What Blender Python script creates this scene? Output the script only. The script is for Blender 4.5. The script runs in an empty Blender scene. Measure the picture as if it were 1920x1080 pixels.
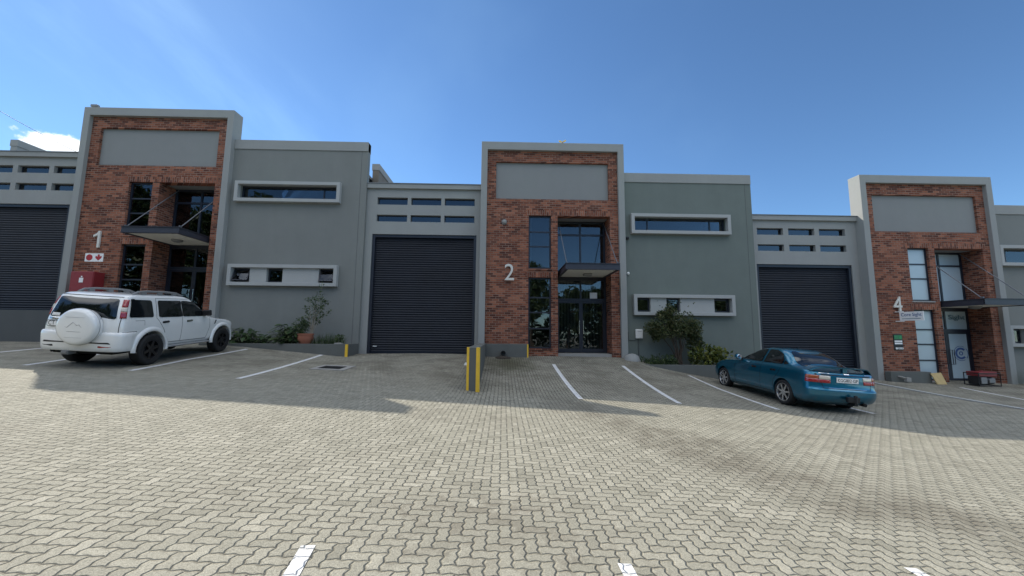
import bpy, bmesh, math, random
import numpy as np
from mathutils import Vector, Matrix
R = math.radians
random.seed(7); np.random.seed(7)
scene = bpy.context.scene
COL = scene.collection

# ------------------------------------------------------------------ camera
PITCH, ROLL, YAW, FPX = 0.11340051, 0.00964667, 0.02224535, 725.0
def cam_basis(p, r, y):
    f = np.array([math.sin(y)*math.cos(p), math.cos(y)*math.cos(p), math.sin(p)])
    rt = np.array([math.cos(y), -math.sin(y), 0.0]); up = np.cross(rt, f)
    return f, math.cos(r)*rt+math.sin(r)*up, -math.sin(r)*rt+math.cos(r)*up
CF, CR, CU = cam_basis(PITCH, ROLL, YAW)
cd = bpy.data.cameras.new("camera"); cam = bpy.data.objects.new("camera", cd); COL.objects.link(cam)
cd.sensor_width = 36; cd.lens = FPX/1920*36; cd.clip_start = 0.05; cd.clip_end = 2000
mw = Matrix.Identity(4)
for i in range(3):
    mw[i][0] = CR[i]; mw[i][1] = CU[i]; mw[i][2] = -CF[i]
cam.matrix_world = mw
scene.camera = cam

# ------------------------------------------------------------------ sun, sky, exposure
SUN = Vector((-1.10, 1.0, 1.18)).normalized()
EL = math.asin(SUN.z); AZ = math.atan2(SUN.x, SUN.y)
sd = bpy.data.lights.new("sun", 'SUN'); sd.energy = 2.8; sd.angle = R(0.5); sd.color = (1.0, 0.93, 0.81)
so = bpy.data.objects.new("sun", sd); COL.objects.link(so); so.location = SUN*60
so.rotation_euler = (-SUN).to_track_quat('-Z', 'Y').to_euler()
scene.view_settings.view_transform = 'Standard'; scene.view_settings.look = 'None'
scene.view_settings.exposure = 1.1; scene.view_settings.gamma = 1.0
SKY_STRENGTH = 0.081
FILL_CLOUD_EDGE, FILL_CLOUD_CORE = (9.4, 9.9, 10.6, 1), (12.2, 12.5, 13.0, 1)  # radiance of the added out-of-view cloud that fills the shade

# ------------------------------------------------------------------ node helper
class NT:
    def __init__(self, tree): self.t = tree; self.n = tree.nodes; self.l = tree.links
    def new(self, typ, **kw):
        n = self.n.new(typ)
        for k, v in kw.items(): setattr(n, k, v)
        return n
    def put(self, sock, v):
        if isinstance(v, (int, float)): sock.default_value = v
        elif isinstance(v, (tuple, list)): sock.default_value = tuple(v) if len(sock.default_value) == len(v) else tuple(v)+(1.0,)
        else: self.l.new(v, sock)
    def m(self, op, a, b=None, c=None, clamp=False):
        n = self.n.new('ShaderNodeMath'); n.operation = op; n.use_clamp = clamp
        for i, v in enumerate((a, b, c)):
            if v is not None: self.put(n.inputs[i], v)
        return n.outputs[0]
    def vm(self, op, a, b=None):
        n = self.n.new('ShaderNodeVectorMath'); n.operation = op
        self.put(n.inputs[0], a)
        if b is not None: self.put(n.inputs[1], b)
        return n.outputs['Value'] if op in ('DOT_PRODUCT', 'LENGTH') else n.outputs[0]
    def comb(self, x, y, z):
        n = self.n.new('ShaderNodeCombineXYZ')
        for i, v in enumerate((x, y, z)): self.put(n.inputs[i], v)
        return n.outputs[0]
    def sep(self, v):
        n = self.n.new('ShaderNodeSeparateXYZ'); self.l.new(v, n.inputs[0]); return n.outputs
    def mix(self, f, a, b, blend='MIX'):
        n = self.n.new('ShaderNodeMix'); n.data_type = 'RGBA'; n.blend_type = blend
        self.put(n.inputs[0], f); self.put(n.inputs[6], a); self.put(n.inputs[7], b); return n.outputs[2]
    def noise(self, vec, scale, detail=3, rough=0.55, dim='3D'):
        n = self.n.new('ShaderNodeTexNoise'); n.noise_dimensions = dim
        if vec is not None: self.l.new(vec, n.inputs['Vector'])
        n.inputs['Scale'].default_value = scale; n.inputs['Detail'].default_value = detail; n.inputs['Roughness'].default_value = rough
        return n.outputs[0]
    def ss(self, lo, hi, x):
        n = self.n.new('ShaderNodeMapRange'); n.interpolation_type = 'SMOOTHSTEP'
        self.put(n.inputs[0], x); n.inputs[1].default_value = lo; n.inputs[2].default_value = hi
        return n.outputs[0]
    def ramp(self, f, stops, interp='LINEAR'):
        n = self.n.new('ShaderNodeValToRGB'); r = n.color_ramp; r.interpolation = interp
        while len(r.elements) < len(stops): r.elements.new(0.5)
        for e, (p, c) in zip(r.elements, stops): e.position = p; e.color = tuple(c)+(1.0,)
        self.l.new(f, n.inputs[0]); return n.outputs[0]
    def bump(self, h, dist, strength=1.0):
        n = self.n.new('ShaderNodeBump'); self.l.new(h, n.inputs['Height'])
        n.inputs['Distance'].default_value = dist; n.inputs['Strength'].default_value = strength; return n.outputs[0]

# ------------------------------------------------------------------ world
world = bpy.data.worlds.new("World"); scene.world = world; world.use_nodes = True
W = NT(world.node_tree); W.n.clear()
sky = W.new('ShaderNodeTexSky', sky_type='NISHITA'); sky.sun_disc = False
sky.sun_elevation = EL; sky.sun_rotation = AZ; sky.altitude = 1500; sky.air_density = 1.0; sky.dust_density = 0.15; sky.ozone_density = 2.6
tc = W.new('ShaderNodeTexCoord'); D = tc.outputs['Generated']
def dirpx(px, py):
    v = CF + (px-960)/FPX*CR - (py-540)/FPX*CU
    return Vector(v).normalized()
def tangent(c):
    r = c.cross(Vector((0, 0, 1))).normalized(); u = r.cross(c).normalized(); return r, u
# small cumulus low on the left
c0 = dirpx(112, 273); r0, u0 = tangent(c0)
dc = W.vm('DOT_PRODUCT', D, tuple(c0))
cu = W.m('DIVIDE', W.vm('DOT_PRODUCT', D, tuple(r0)), dc); cv = W.m('DIVIDE', W.vm('DOT_PRODUCT', D, tuple(u0)), dc)
bill = W.noise(D, 46, 6, 0.62)
eu = W.m('DIVIDE', cu, 0.042); ev = W.m('DIVIDE', cv, 0.018)
rr_ = W.m('SQRT', W.m('ADD', W.m('MULTIPLY', eu, eu), W.m('MULTIPLY', ev, ev)))
cm = W.ss(0.22, 0.50, W.m('SUBTRACT', W.m('ADD', bill, 0.45), W.m('MULTIPLY', rr_, 0.62)))
cm = W.m('MULTIPLY', cm, W.m('GREATER_THAN', dc, 0.2))
# streaks of thin high cloud in the upper left
c1 = dirpx(150, 150); r1, u1 = tangent(c1)
d1 = W.m('MAXIMUM', W.vm('DOT_PRODUCT', D, tuple(c1)), 0.05)
wu = W.m('DIVIDE', W.vm('DOT_PRODUCT', D, tuple(r1)), d1); wv = W.m('DIVIDE', W.vm('DOT_PRODUCT', D, tuple(u1)), d1)
pu = W.m('ADD', W.m('MULTIPLY', wu, 0.86), W.m('MULTIPLY', wv, -0.5)); pv = W.m('ADD', W.m('MULTIPLY', wu, 0.5), W.m('MULTIPLY', wv, 0.86))
wn = W.noise(W.comb(W.m('MULTIPLY', pu, 1.0), W.m('MULTIPLY', pv, 2.6), 0.3), 3.1, 5, 0.55)
wfall = W.ss(0.95, 0.1, W.m('SQRT', W.m('ADD', W.m('MULTIPLY', pu, W.m('MULTIPLY', pu, 0.8)), W.m('MULTIPLY', pv, W.m('MULTIPLY', pv, 4.0)))))
wm = W.m('MULTIPLY', W.m('MULTIPLY', W.ss(0.44, 0.78, wn), wfall), 0.17)
broad = W.m('MULTIPLY', W.ss(0.5, 0.8, W.noise(D, 2.2, 4, 0.5)), 0.05)
clear = W.mix(1.0, sky.outputs[0], (0.70, 0.89, 1.0, 1), 'MULTIPLY')
skyc = W.mix(W.m('MAXIMUM', wm, broad), clear, (4.4, 7.0, 8.9, 1))
shade = W.mix(W.ss(-0.9, 0.7, ev), (6.3, 7.0, 7.8, 1), (9.6, 9.6, 9.5, 1))
skyc = W.mix(cm, skyc, shade)
# white cloud added overhead and behind the camera, unseen, to brighten the shade
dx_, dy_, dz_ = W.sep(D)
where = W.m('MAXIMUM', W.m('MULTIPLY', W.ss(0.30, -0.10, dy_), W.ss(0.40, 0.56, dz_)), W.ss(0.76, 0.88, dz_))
fill_puff = W.noise(D, 2.6, 6, 0.58)
cov = W.m('MULTIPLY', W.ss(0.40, 0.54, fill_puff), where)
tone = W.mix(W.ss(0.45, 0.75, fill_puff), FILL_CLOUD_EDGE, FILL_CLOUD_CORE)
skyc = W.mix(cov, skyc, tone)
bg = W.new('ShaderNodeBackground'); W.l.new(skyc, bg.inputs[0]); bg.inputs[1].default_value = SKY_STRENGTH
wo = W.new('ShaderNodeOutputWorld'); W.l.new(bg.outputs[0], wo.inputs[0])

# ------------------------------------------------------------------ materials
def base_mat(name):
    m = bpy.data.materials.new(name); m.use_nodes = True
    t = NT(m.node_tree); p = m.node_tree.nodes['Principled BSDF']
    return m, t, p
def plain(name, col, rough=0.6, metal=0.0, var=0.06, nscale=6.0, spec=0.5, coat=0.0, bump=0.0, bscale=60.0):
    m, t, p = base_mat(name)
    o = t.new('ShaderNodeTexCoord').outputs['Object']
    n = t.noise(o, nscale, 4)
    f = t.m('ADD', t.m('MULTIPLY', n, 2*var), 1-var)
    c = t.mix(1.0, tuple(col)+(1,), t.comb(f, f, f), 'MULTIPLY')
    t.l.new(c, p.inputs['Base Color'])
    p.inputs['Roughness'].default_value = rough; p.inputs['Metallic'].default_value = metal
    p.inputs['Specular IOR Level'].default_value = spec; p.inputs['Coat Weight'].default_value = coat; p.inputs['Coat Roughness'].default_value = 0.04
    if bump: t.l.new(t.bump(t.noise(o, bscale, 3), bump), p.inputs['Normal'])
    return m
def plaster(name, col, stain=0.22):
    m, t, p = base_mat(name)
    g = t.new('ShaderNodeNewGeometry').outputs['Position']; x, y, z = t.sep(g)
    big = t.noise(g, 0.35, 4, 0.6); mid = t.noise(g, 2.3, 5, 0.6); fine = t.noise(g, 90, 2)
    streak = t.noise(t.comb(t.m('MULTIPLY', t.m('ADD', x, y), 1.7), 0.0, t.m('MULTIPLY', z, 0.30)), 1.0, 4, 0.6)
    f = t.m('ADD', 1-stain*0.62, t.m('MULTIPLY', big, stain*0.7)); f = t.m('ADD', f, t.m('MULTIPLY', mid, stain*0.55)); f = t.m('ADD', f, t.m('MULTIPLY', streak, stain*0.75))
    f = t.m('ADD', f, t.m('MULTIPLY', t.m('SUBTRACT', fine, 0.5), 0.07)); f = t.m('SUBTRACT', f, stain*0.40)
    c = t.mix(1.0, tuple(col)+(1,), t.comb(f, f, f), 'MULTIPLY')
    c = t.mix(t.m('MULTIPLY', t.ss(0.45, 0.75, big), 0.25), c, (col[0]*0.92, col[1]*1.02, col[2]*0.9, 1))
    t.l.new(c, p.inputs['Base Color']); p.inputs['Roughness'].default_value = 0.8; p.inputs['Specular IOR Level'].default_value = 0.25
    h = t.m('ADD', t.m('MULTIPLY', fine, 0.4), t.noise(g, 14, 3))
    t.l.new(t.bump(h, 0.004, 0.7), p.inputs['Normal'])
    return m
def brick_mat(name, vertical=False, dark=False):
    m, t, p = base_mat(name)
    g = t.new('ShaderNodeNewGeometry').outputs['Position']; x, y, z = t.sep(g)
    nz = t.sep(t.new('ShaderNodeNewGeometry').outputs['True Normal'])[2]
    h = t.m('ADD', x, y)
    vec = t.comb(z, h, 0.0) if vertical else t.comb(h, z, 0.0)
    b = t.new('ShaderNodeTexBrick'); t.l.new(vec, b.inputs['Vector'])
    b.inputs['Color1'].default_value = (0, 0, 0, 1); b.inputs['Color2'].default_value = (1, 1, 1, 1); b.inputs['Mortar'].default_value = (0.5, 0.5, 0.5, 1)
    b.inputs['Scale'].default_value = 1.0; b.inputs['Mortar Size'].default_value = 0.0105; b.inputs['Mortar Smooth'].default_value = 0.2; b.inputs['Bias'].default_value = 0.0
    b.inputs['Brick Width'].default_value = 0.240; b.inputs['Row Height'].default_value = 0.0875
    rnd = b.outputs['Color']; mort = b.outputs['Fac']
    red = t.ramp(rnd, [(0.0, (0.075, 0.030, 0.023)), (0.25, (0.13, 0.044, 0.030)), (0.55, (0.22, 0.078, 0.046)), (0.8, (0.30, 0.110, 0.064)), (1.0, (0.37, 0.150, 0.090))])
    patch = t.noise(g, 0.9, 4, 0.6)
    red = t.mix(t.m('MULTIPLY', t.ss(0.4, 0.7, patch), 0.30), red, (0.28, 0.115, 0.075, 1))
    fine = t.noise(g, 70, 3)
    f = t.m('ADD', 0.72, t.m('MULTIPLY', fine, 0.56)); red = t.mix(1.0, red, t.comb(f, f, f), 'MULTIPLY')
    mcol = t.mix(t.ss(0.35, 0.65, t.noise(g, 1.6, 3)), (0.20, 0.135, 0.105, 1), (0.32, 0.215, 0.165, 1))
    c = t.mix(mort, red, mcol)
    t.l.new(c, p.inputs['Base Color']); p.inputs['Roughness'].default_value = 0.85; p.inputs['Specular IOR Level'].default_value = 0.2
    hh = t.m('ADD', t.m('SUBTRACT', 1.0, mort), t.m('MULTIPLY', fine, 0.25))
    t.l.new(t.bump(hh, 0.012, 1.0), p.inputs['Normal'])
    return m
def paver_mat(name, paint=False):
    m, t, p = base_mat(name)
    g = t.new('ShaderNodeNewGeometry').outputs['Position']; x, y, z = t.sep(g)
    a = 0.087; k = 0.085
    wob = t.noise(g, 5.0, 2)
    X = t.m('DIVIDE', t.m('ADD', x, t.m('MULTIPLY', wob, 0.012)), a); Y = t.m('DIVIDE', t.m('ADD', y, t.m('MULTIPLY', wob, 0.010)), a)
    def zig(v):   # smooth triangle wave
        tri = t.m('SUBTRACT', t.m('MULTIPLY', t.m('PINGPONG', v, 0.5), 4.0), 1.0)
        return t.m('ADD', t.m('MULTIPLY', tri, 0.6), t.m('MULTIPLY', t.m('SINE', t.m('MULTIPLY', t.m('SUBTRACT', v, 0.25), 2*math.pi)), 0.4))
    u = t.m('ADD', X, t.m('MULTIPLY', zig(Y), k)); v = t.m('ADD', Y, t.m('MULTIPLY', zig(t.m('ADD', X, 0.25)), k*0.8))
    i = t.m('FLOOR', u); j = t.m('FLOOR', v); fu = t.m('SUBTRACT', u, i); fv = t.m('SUBTRACT', v, j)
    md = t.m('FLOORED_MODULO', t.m('SUBTRACT', i, j), 4.0)
    e = [t.m('COMPARE', md, float(q), 0.5) for q in range(4)]
    dl = t.m('ADD', fu, t.m('MULTIPLY', e[1], 9.0)); dr = t.m('ADD', t.m('SUBTRACT', 1.0, fu), t.m('MULTIPLY', e[0], 9.0))
    dt = t.m('ADD', t.m('SUBTRACT', 1.0, fv), t.m('MULTIPLY', e[3], 9.0)); db = t.m('ADD', fv, t.m('MULTIPLY', e[2], 9.0))
    d = t.m('MINIMUM', t.m('MINIMUM', dl, dr), t.m('MINIMUM', dt, db))
    ci = t.m('SUBTRACT', i, e[1]); cj = t.m('SUBTRACT', j, e[2])
    wn = t.new('ShaderNodeTexWhiteNoise', noise_dimensions='2D'); t.l.new(t.comb(t.m('ADD', ci, 0.5), t.m('ADD', cj, 0.5), 0.0), wn.inputs['Vector'])
    rnd = wn.outputs['Value']
    jw = t.noise(g, 1.7, 3)
    # joints stand open where the sand has washed out of the apron of unit 2
    wash = t.m('MULTIPLY', t.m('MULTIPLY', t.ss(7.0, 9.5, y), t.ss(-1.6, -0.6, x)), t.m('MULTIPLY', t.ss(10.5, 7.0, x), t.ss(0.30, 0.55, t.noise(g, 1.1, 4))))
    jd = t.m('SUBTRACT', d, t.m('ADD', t.m('MULTIPLY', t.m('SUBTRACT', jw, 0.5), 0.06), t.m('MULTIPLY', wash, 0.055)))
    joint = t.m('SUBTRACT', 1.0, t.ss(0.004, 0.036, jd))
    fine = t.noise(g, 85, 4, 0.75); grit = t.noise(g, 190, 3, 0.8)
    stain = t.noise(g, 0.55, 5, 0.65); blotch = t.noise(g, 2.6, 5, 0.65)
    col = t.ramp(rnd, [(0.0, (0.232, 0.221, 0.178)), (0.12, (0.272, 0.260, 0.210)), (0.5, (0.294, 0.280, 0.227)), (0.88, (0.314, 0.299, 0.243)), (0.96, (0.335, 0.319, 0.26)), (1.0, (0.352, 0.334, 0.274))])
    f = t.m('ADD', t.m('ADD', -0.83, t.m('MULTIPLY', fine, 1.5)), t.m('MULTIPLY', grit, 2.1)); col = t.mix(1.0, col, t.comb(f, f, f), 'MULTIPLY')
    dark = t.m('MULTIPLY', t.ss(0.52, 0.78, stain), 0.42)
    # tyre-worn sweep across the right-hand yard
    ax = t.m('SUBTRACT', t.m('ADD', t.m('MULTIPLY', x, 0.86), t.m('MULTIPLY', y, 0.50)), 5.1)
    sweep = t.m('MULTIPLY', t.ss(1.1, 0.15, t.m('ABSOLUTE', t.m('ADD', ax, t.m('MULTIPLY', t.m('SUBTRACT', stain, 0.5), 2.2)))), t.ss(-0.5, 2.5, x))
    sweep = t.m('MULTIPLY', sweep, t.m('MULTIPLY', t.m('ADD', 0.35, t.m('MULTIPLY', t.ss(0.38, 0.62, blotch), 0.65)), 0.62))
    oily = t.m('MULTIPLY', t.ss(0.60, 0.74, blotch), 0.30)
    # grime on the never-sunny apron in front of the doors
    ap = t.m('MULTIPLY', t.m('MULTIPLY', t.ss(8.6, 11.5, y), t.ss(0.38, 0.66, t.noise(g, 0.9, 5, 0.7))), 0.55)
    ox = t.m('MULTIPLY', t.m('SUBTRACT', x, -0.05), 0.62); oy = t.m('SUBTRACT', y, 3.05)
    oil2 = t.m('MULTIPLY', t.ss(0.75, 0.1, t.m('ADD', t.m('SQRT', t.m('ADD', t.m('MULTIPLY', ox, ox), t.m('MULTIPLY', oy, oy))), t.m('MULTIPLY', t.m('SUBTRACT', t.noise(g, 5.5, 5, 0.7), 0.5), 2.6))), t.m('ADD', 0.12, t.m('MULTIPLY', t.ss(0.35, 0.75, rnd), 0.42)))
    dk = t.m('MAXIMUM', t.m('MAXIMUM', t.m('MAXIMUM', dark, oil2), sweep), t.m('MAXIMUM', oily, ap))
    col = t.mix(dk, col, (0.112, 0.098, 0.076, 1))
    # damp mossy patch below the wall outlet
    mx = t.m('SUBTRACT', x, 0.25); my = t.m('SUBTRACT', y, 13.6)
    md2 = t.m('SQRT', t.m('ADD', t.m('MULTIPLY', mx, mx), t.m('MULTIPLY', t.m('MULTIPLY', my, my), 0.35)))
    moss = t.m('MULTIPLY', t.ss(1.25, 0.25, t.m('ADD', md2, t.m('MULTIPLY', t.m('SUBTRACT', blotch, 0.5), 1.2))), 0.75)
    col = t.mix(moss, col, (0.062, 0.062, 0.032, 1))
    jcol = t.mix(t.ss(0.4, 0.66, jw), (0.032, 0.028, 0.021, 1), (0.11, 0.098, 0.076, 1))
    if paint:
        wear = t.ss(0.54, 0.70, t.noise(g, 9, 5, 0.7))
        wc = t.mix(t.m('MULTIPLY', fine, 0.25), (0.70, 0.70, 0.70, 1), (0.55, 0.55, 0.54, 1))
        col = t.mix(t.m('MULTIPLY', wear, 0.6), wc, col)
        jcol = (0.55, 0.55, 0.54, 1)
    col = t.mix(joint, col, jcol)
    t.l.new(col, p.inputs['Base Color']); p.inputs['Roughness'].default_value = 0.85; p.inputs['Specular IOR Level'].default_value = 0.15
    hgt = t.m('ADD', t.ss(0.005, 0.15, d), t.m('MULTIPLY', t.m('ADD', t.m('MULTIPLY', rnd, 0.35), t.m('MULTIPLY', fine, 0.22)), 1.0))
    t.l.new(t.bump(hgt, 0.0125, 1.0), p.inputs['Normal'])
    return m
def glass_mat(name, tint=(0.50, 0.54, 0.55), ior=1.8):
    m = bpy.data.materials.new(name); m.use_nodes = True; t = NT(m.node_tree); t.n.clear()
    g = t.new('ShaderNodeNewGeometry').outputs['Position']
    tr = t.new('ShaderNodeBsdfTransparent'); tr.inputs[0].default_value = tint+(1,)
    gl = t.new('ShaderNodeBsdfGlossy'); gl.inputs['Roughness'].default_value = 0.012; gl.inputs['Color'].default_value = (0.92, 0.96, 1, 1)
    t.l.new(t.bump(t.noise(g, 0.9, 2), 0.006, 1.0), gl.inputs['Normal'])
    fr = t.new('ShaderNodeFresnel'); fr.inputs[0].default_value = ior
    mx = t.new('ShaderNodeMixShader'); t.l.new(fr.outputs[0], mx.inputs[0]); t.l.new(tr.outputs[0], mx.inputs[1]); t.l.new(gl.outputs[0], mx.inputs[2])
    o = t.new('ShaderNodeOutputMaterial'); t.l.new(mx.outputs[0], o.inputs[0]); return m
def leaf_mat(name, c1, c2, c3, rough=0.45):
    m, t, p = base_mat(name)
    g = t.new('ShaderNodeNewGeometry'); ri = g.outputs['Random Per Island']
    c = t.ramp(ri, [(0.0, c1), (0.55, c2), (1.0, c3)])
    t.l.new(c, p.inputs['Base Color']); p.inputs['Roughness'].default_value = rough; p.inputs['Specular IOR Level'].default_value = 0.4
    tl = t.new('ShaderNodeBsdfTranslucent'); t.l.new(c, tl.inputs[0])
    mx = t.new('ShaderNodeMixShader'); mx.inputs[0].default_value = 0.25
    t.l.new(p.outputs[0], mx.inputs[1]); t.l.new(tl.outputs[0], mx.inputs[2])
    t.l.new(mx.outputs[0], t.n['Material Output'].inputs[0]); return m
def carpaint(name, col, metal, flake=0.0):
    m, t, p = base_mat(name)
    o = t.new('ShaderNodeTexCoord').outputs['Object']; x, y, z = t.sep(o)
    dirt = t.m('MULTIPLY', t.ss(0.55, 0.25, z), t.ss(0.35, 0.7, t.noise(o, 7, 4)))
    n = t.noise(o, 3, 3); f = t.m('ADD', 0.95, t.m('MULTIPLY', n, 0.1))
    c = t.mix(1.0, tuple(col)+(1,), t.comb(f, f, f), 'MULTIPLY')
    c = t.mix(t.m('MULTIPLY', dirt, 0.22), c, (0.16, 0.13, 0.10, 1))
    t.l.new(c, p.inputs['Base Color']); p.inputs['Metallic'].default_value = metal
    p.inputs['Roughness'].default_value = 0.30; p.inputs['Coat Weight'].default_value = 1.0; p.inputs['Coat Roughness'].default_value = 0.03
    if flake: t.l.new(t.bump(t.noise(o, 900, 1), flake), p.inputs['Normal'])
    return m

M = {}
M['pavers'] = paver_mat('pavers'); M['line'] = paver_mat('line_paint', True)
M['wall'] = plaster('plaster_grey', (0.205, 0.212, 0.200)); M['frame'] = plaster('plaster_pale_grey', (0.30, 0.305, 0.295), 0.2)
M['panel'] = plaster('plaster_panel', (0.245, 0.25, 0.245), 0.14); M['surround'] = plaster('plaster_surround', (0.38, 0.385, 0.375), 0.15)
M['plinth'] = plaster('plaster_dark', (0.10, 0.105, 0.105), 0.2); M['lowwall'] = plaster('plaster_low_wall', (0.125, 0.13, 0.122), 0.4); M['wall_green'] = plaster('plaster_green_grey', (0.158, 0.182, 0.166), 0.25)
M['firewall'] = plaster('weathered_wall', (0.20, 0.175, 0.145), 0.6); M['brick'] = brick_mat('red_brick'); M['soldier'] = brick_mat('soldier_brick', True)
M['concrete'] = plain('concrete', (0.30, 0.29, 0.27), 0.85, var=0.2, nscale=4, bump=0.004)
M['alu'] = plain('navy_window_frame', (0.016, 0.020, 0.032), 0.4, var=0.1)
M['roller'] = plain('navy_roller_steel', (0.0085, 0.0125, 0.0215), 0.5, var=0.5, nscale=1.3, spec=0.3)
M['steel'] = plain('canopy_steel', (0.035, 0.038, 0.052), 0.45, var=0.2)
M['rod'] = plain('galvanised_rod', (0.16, 0.165, 0.18), 0.5, 0.4)
M['soffit'] = plain('white_soffit', (0.80, 0.78, 0.70), 0.7)
M['roofsheet'] = plain('roof_sheet', (0.20, 0.21, 0.22), 0.5)
M['glass'] = glass_mat('window_glass'); M['glass_dark'] = glass_mat('louvre_glass', (0.25, 0.28, 0.30), 1.9)
M['frost'] = plain('frosted_film', (0.42, 0.52, 0.57), 0.25, var=0.06, nscale=1.5, spec=0.6)
M['frost_dark'] = plain('frosted_film_low', (0.27, 0.36, 0.41), 0.25, var=0.08, nscale=1.5, spec=0.6)
M['signwhite'] = plain('white_sign', (0.84, 0.84, 0.83), 0.45); M['numeral'] = plain('cream_numeral', (0.66, 0.64, 0.58), 0.4)
M['signred'] = plain('sign_red', (0.42, 0.025, 0.03), 0.4); M['cabred'] = plain('cabinet_red', (0.25, 0.026, 0.030), 0.4, var=0.15)
M['signblue'] = plain('sign_blue', (0.045, 0.10, 0.27), 0.4); M['signteal'] = plain('sign_teal', (0.06, 0.14, 0.19), 0.4)
M['signgreen'] = plain('sign_green', (0.02, 0.17, 0.06), 0.4); M['black'] = plain('black_plastic', (0.012, 0.012, 0.014), 0.5)
M['yellow'] = plain('yellow_paint', (0.80, 0.50, 0.04), 0.5, var=0.15, nscale=9); M['white'] = plain('white_plastic', (0.72, 0.72, 0.70), 0.4)
M['grey'] = plain('grey_plastic', (0.2, 0.2, 0.2), 0.5); M['chrome'] = plain('chrome', (0.75, 0.76, 0.78), 0.12, 1.0, var=0.02)
M['blind'] = plain('blind_fabric', (0.45, 0.43, 0.38), 0.8); M['room'] = plain('interior', (0.16, 0.15, 0.14), 0.9)
M['ply'] = plain('plywood', (0.52, 0.38, 0.17), 0.7, var=0.2, nscale=9); M['terracotta'] = plain('terracotta', (0.30, 0.11, 0.065), 0.75, var=0.2)
M['soil'] = plain('soil', (0.035, 0.027, 0.02), 0.95, var=0.4, nscale=20, bump=0.03, bscale=12)
M['bark'] = plain('bark', (0.075, 0.055, 0.04), 0.9, var=0.3, nscale=20); M['palebark'] = plain('pale_stem', (0.28, 0.25, 0.20), 0.85, var=0.2)
M['leaf_dark'] = leaf_mat('leaf_dark', (0.03, 0.055, 0.022), (0.06, 0.095, 0.035), (0.11, 0.145, 0.055))
M['leaf_bush'] = leaf_mat('leaf_bush', (0.026, 0.042, 0.015), (0.062, 0.088, 0.028), (0.15, 0.14, 0.06))
M['leaf_yellow'] = leaf_mat('leaf_yellow', (0.035, 0.055, 0.012), (0.105, 0.135, 0.025), (0.26, 0.25, 0.05))
M['leaf_broad'] = leaf_mat('leaf_broad', (0.022, 0.045, 0.018), (0.05, 0.09, 0.032), (0.13, 0.15, 0.07))
M['leaf_sparse'] = leaf_mat('leaf_sparse', (0.035, 0.06, 0.025), (0.065, 0.10, 0.04), (0.10, 0.14, 0.06))
M['car_white'] = carpaint('white_car_paint', (0.80, 0.80, 0.78), 0.0); M['car_blue'] = carpaint('blue_car_paint', (0.003, 0.138, 0.232), 0.72, 0.0004)
M['carglass'] = plain('tinted_car_glass', (0.006, 0.008, 0.009), 0.03, spec=0.9, var=0.0); M['rubber'] = plain('tyre_rubber', (0.012, 0.012, 0.013), 0.75, var=0.2)
M['seam'] = plain('panel_gap', (0.01, 0.01, 0.01), 0.8); M['lampred'] = plain('lamp_red', (0.32, 0.012, 0.016), 0.12, coat=1.0); M['lampwhite'] = plain('lamp_clear', (0.62, 0.56, 0.48), 0.12, coat=1.0)
M['lampamber'] = plain('lamp_amber', (0.36, 0.075, 0.02), 0.12, coat=1.0)
M['alloy'] = plain('alloy_wheel', (0.62, 0.63, 0.65), 0.25, 0.9); M['blackrim'] = plain('black_rim', (0.010, 0.010, 0.012), 0.35)
M['underbody'] = plain('underbody', (0.008, 0.008, 0.008), 0.9); M['step'] = plain('side_step', (0.40, 0.40, 0.40), 0.4, 0.3)

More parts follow.
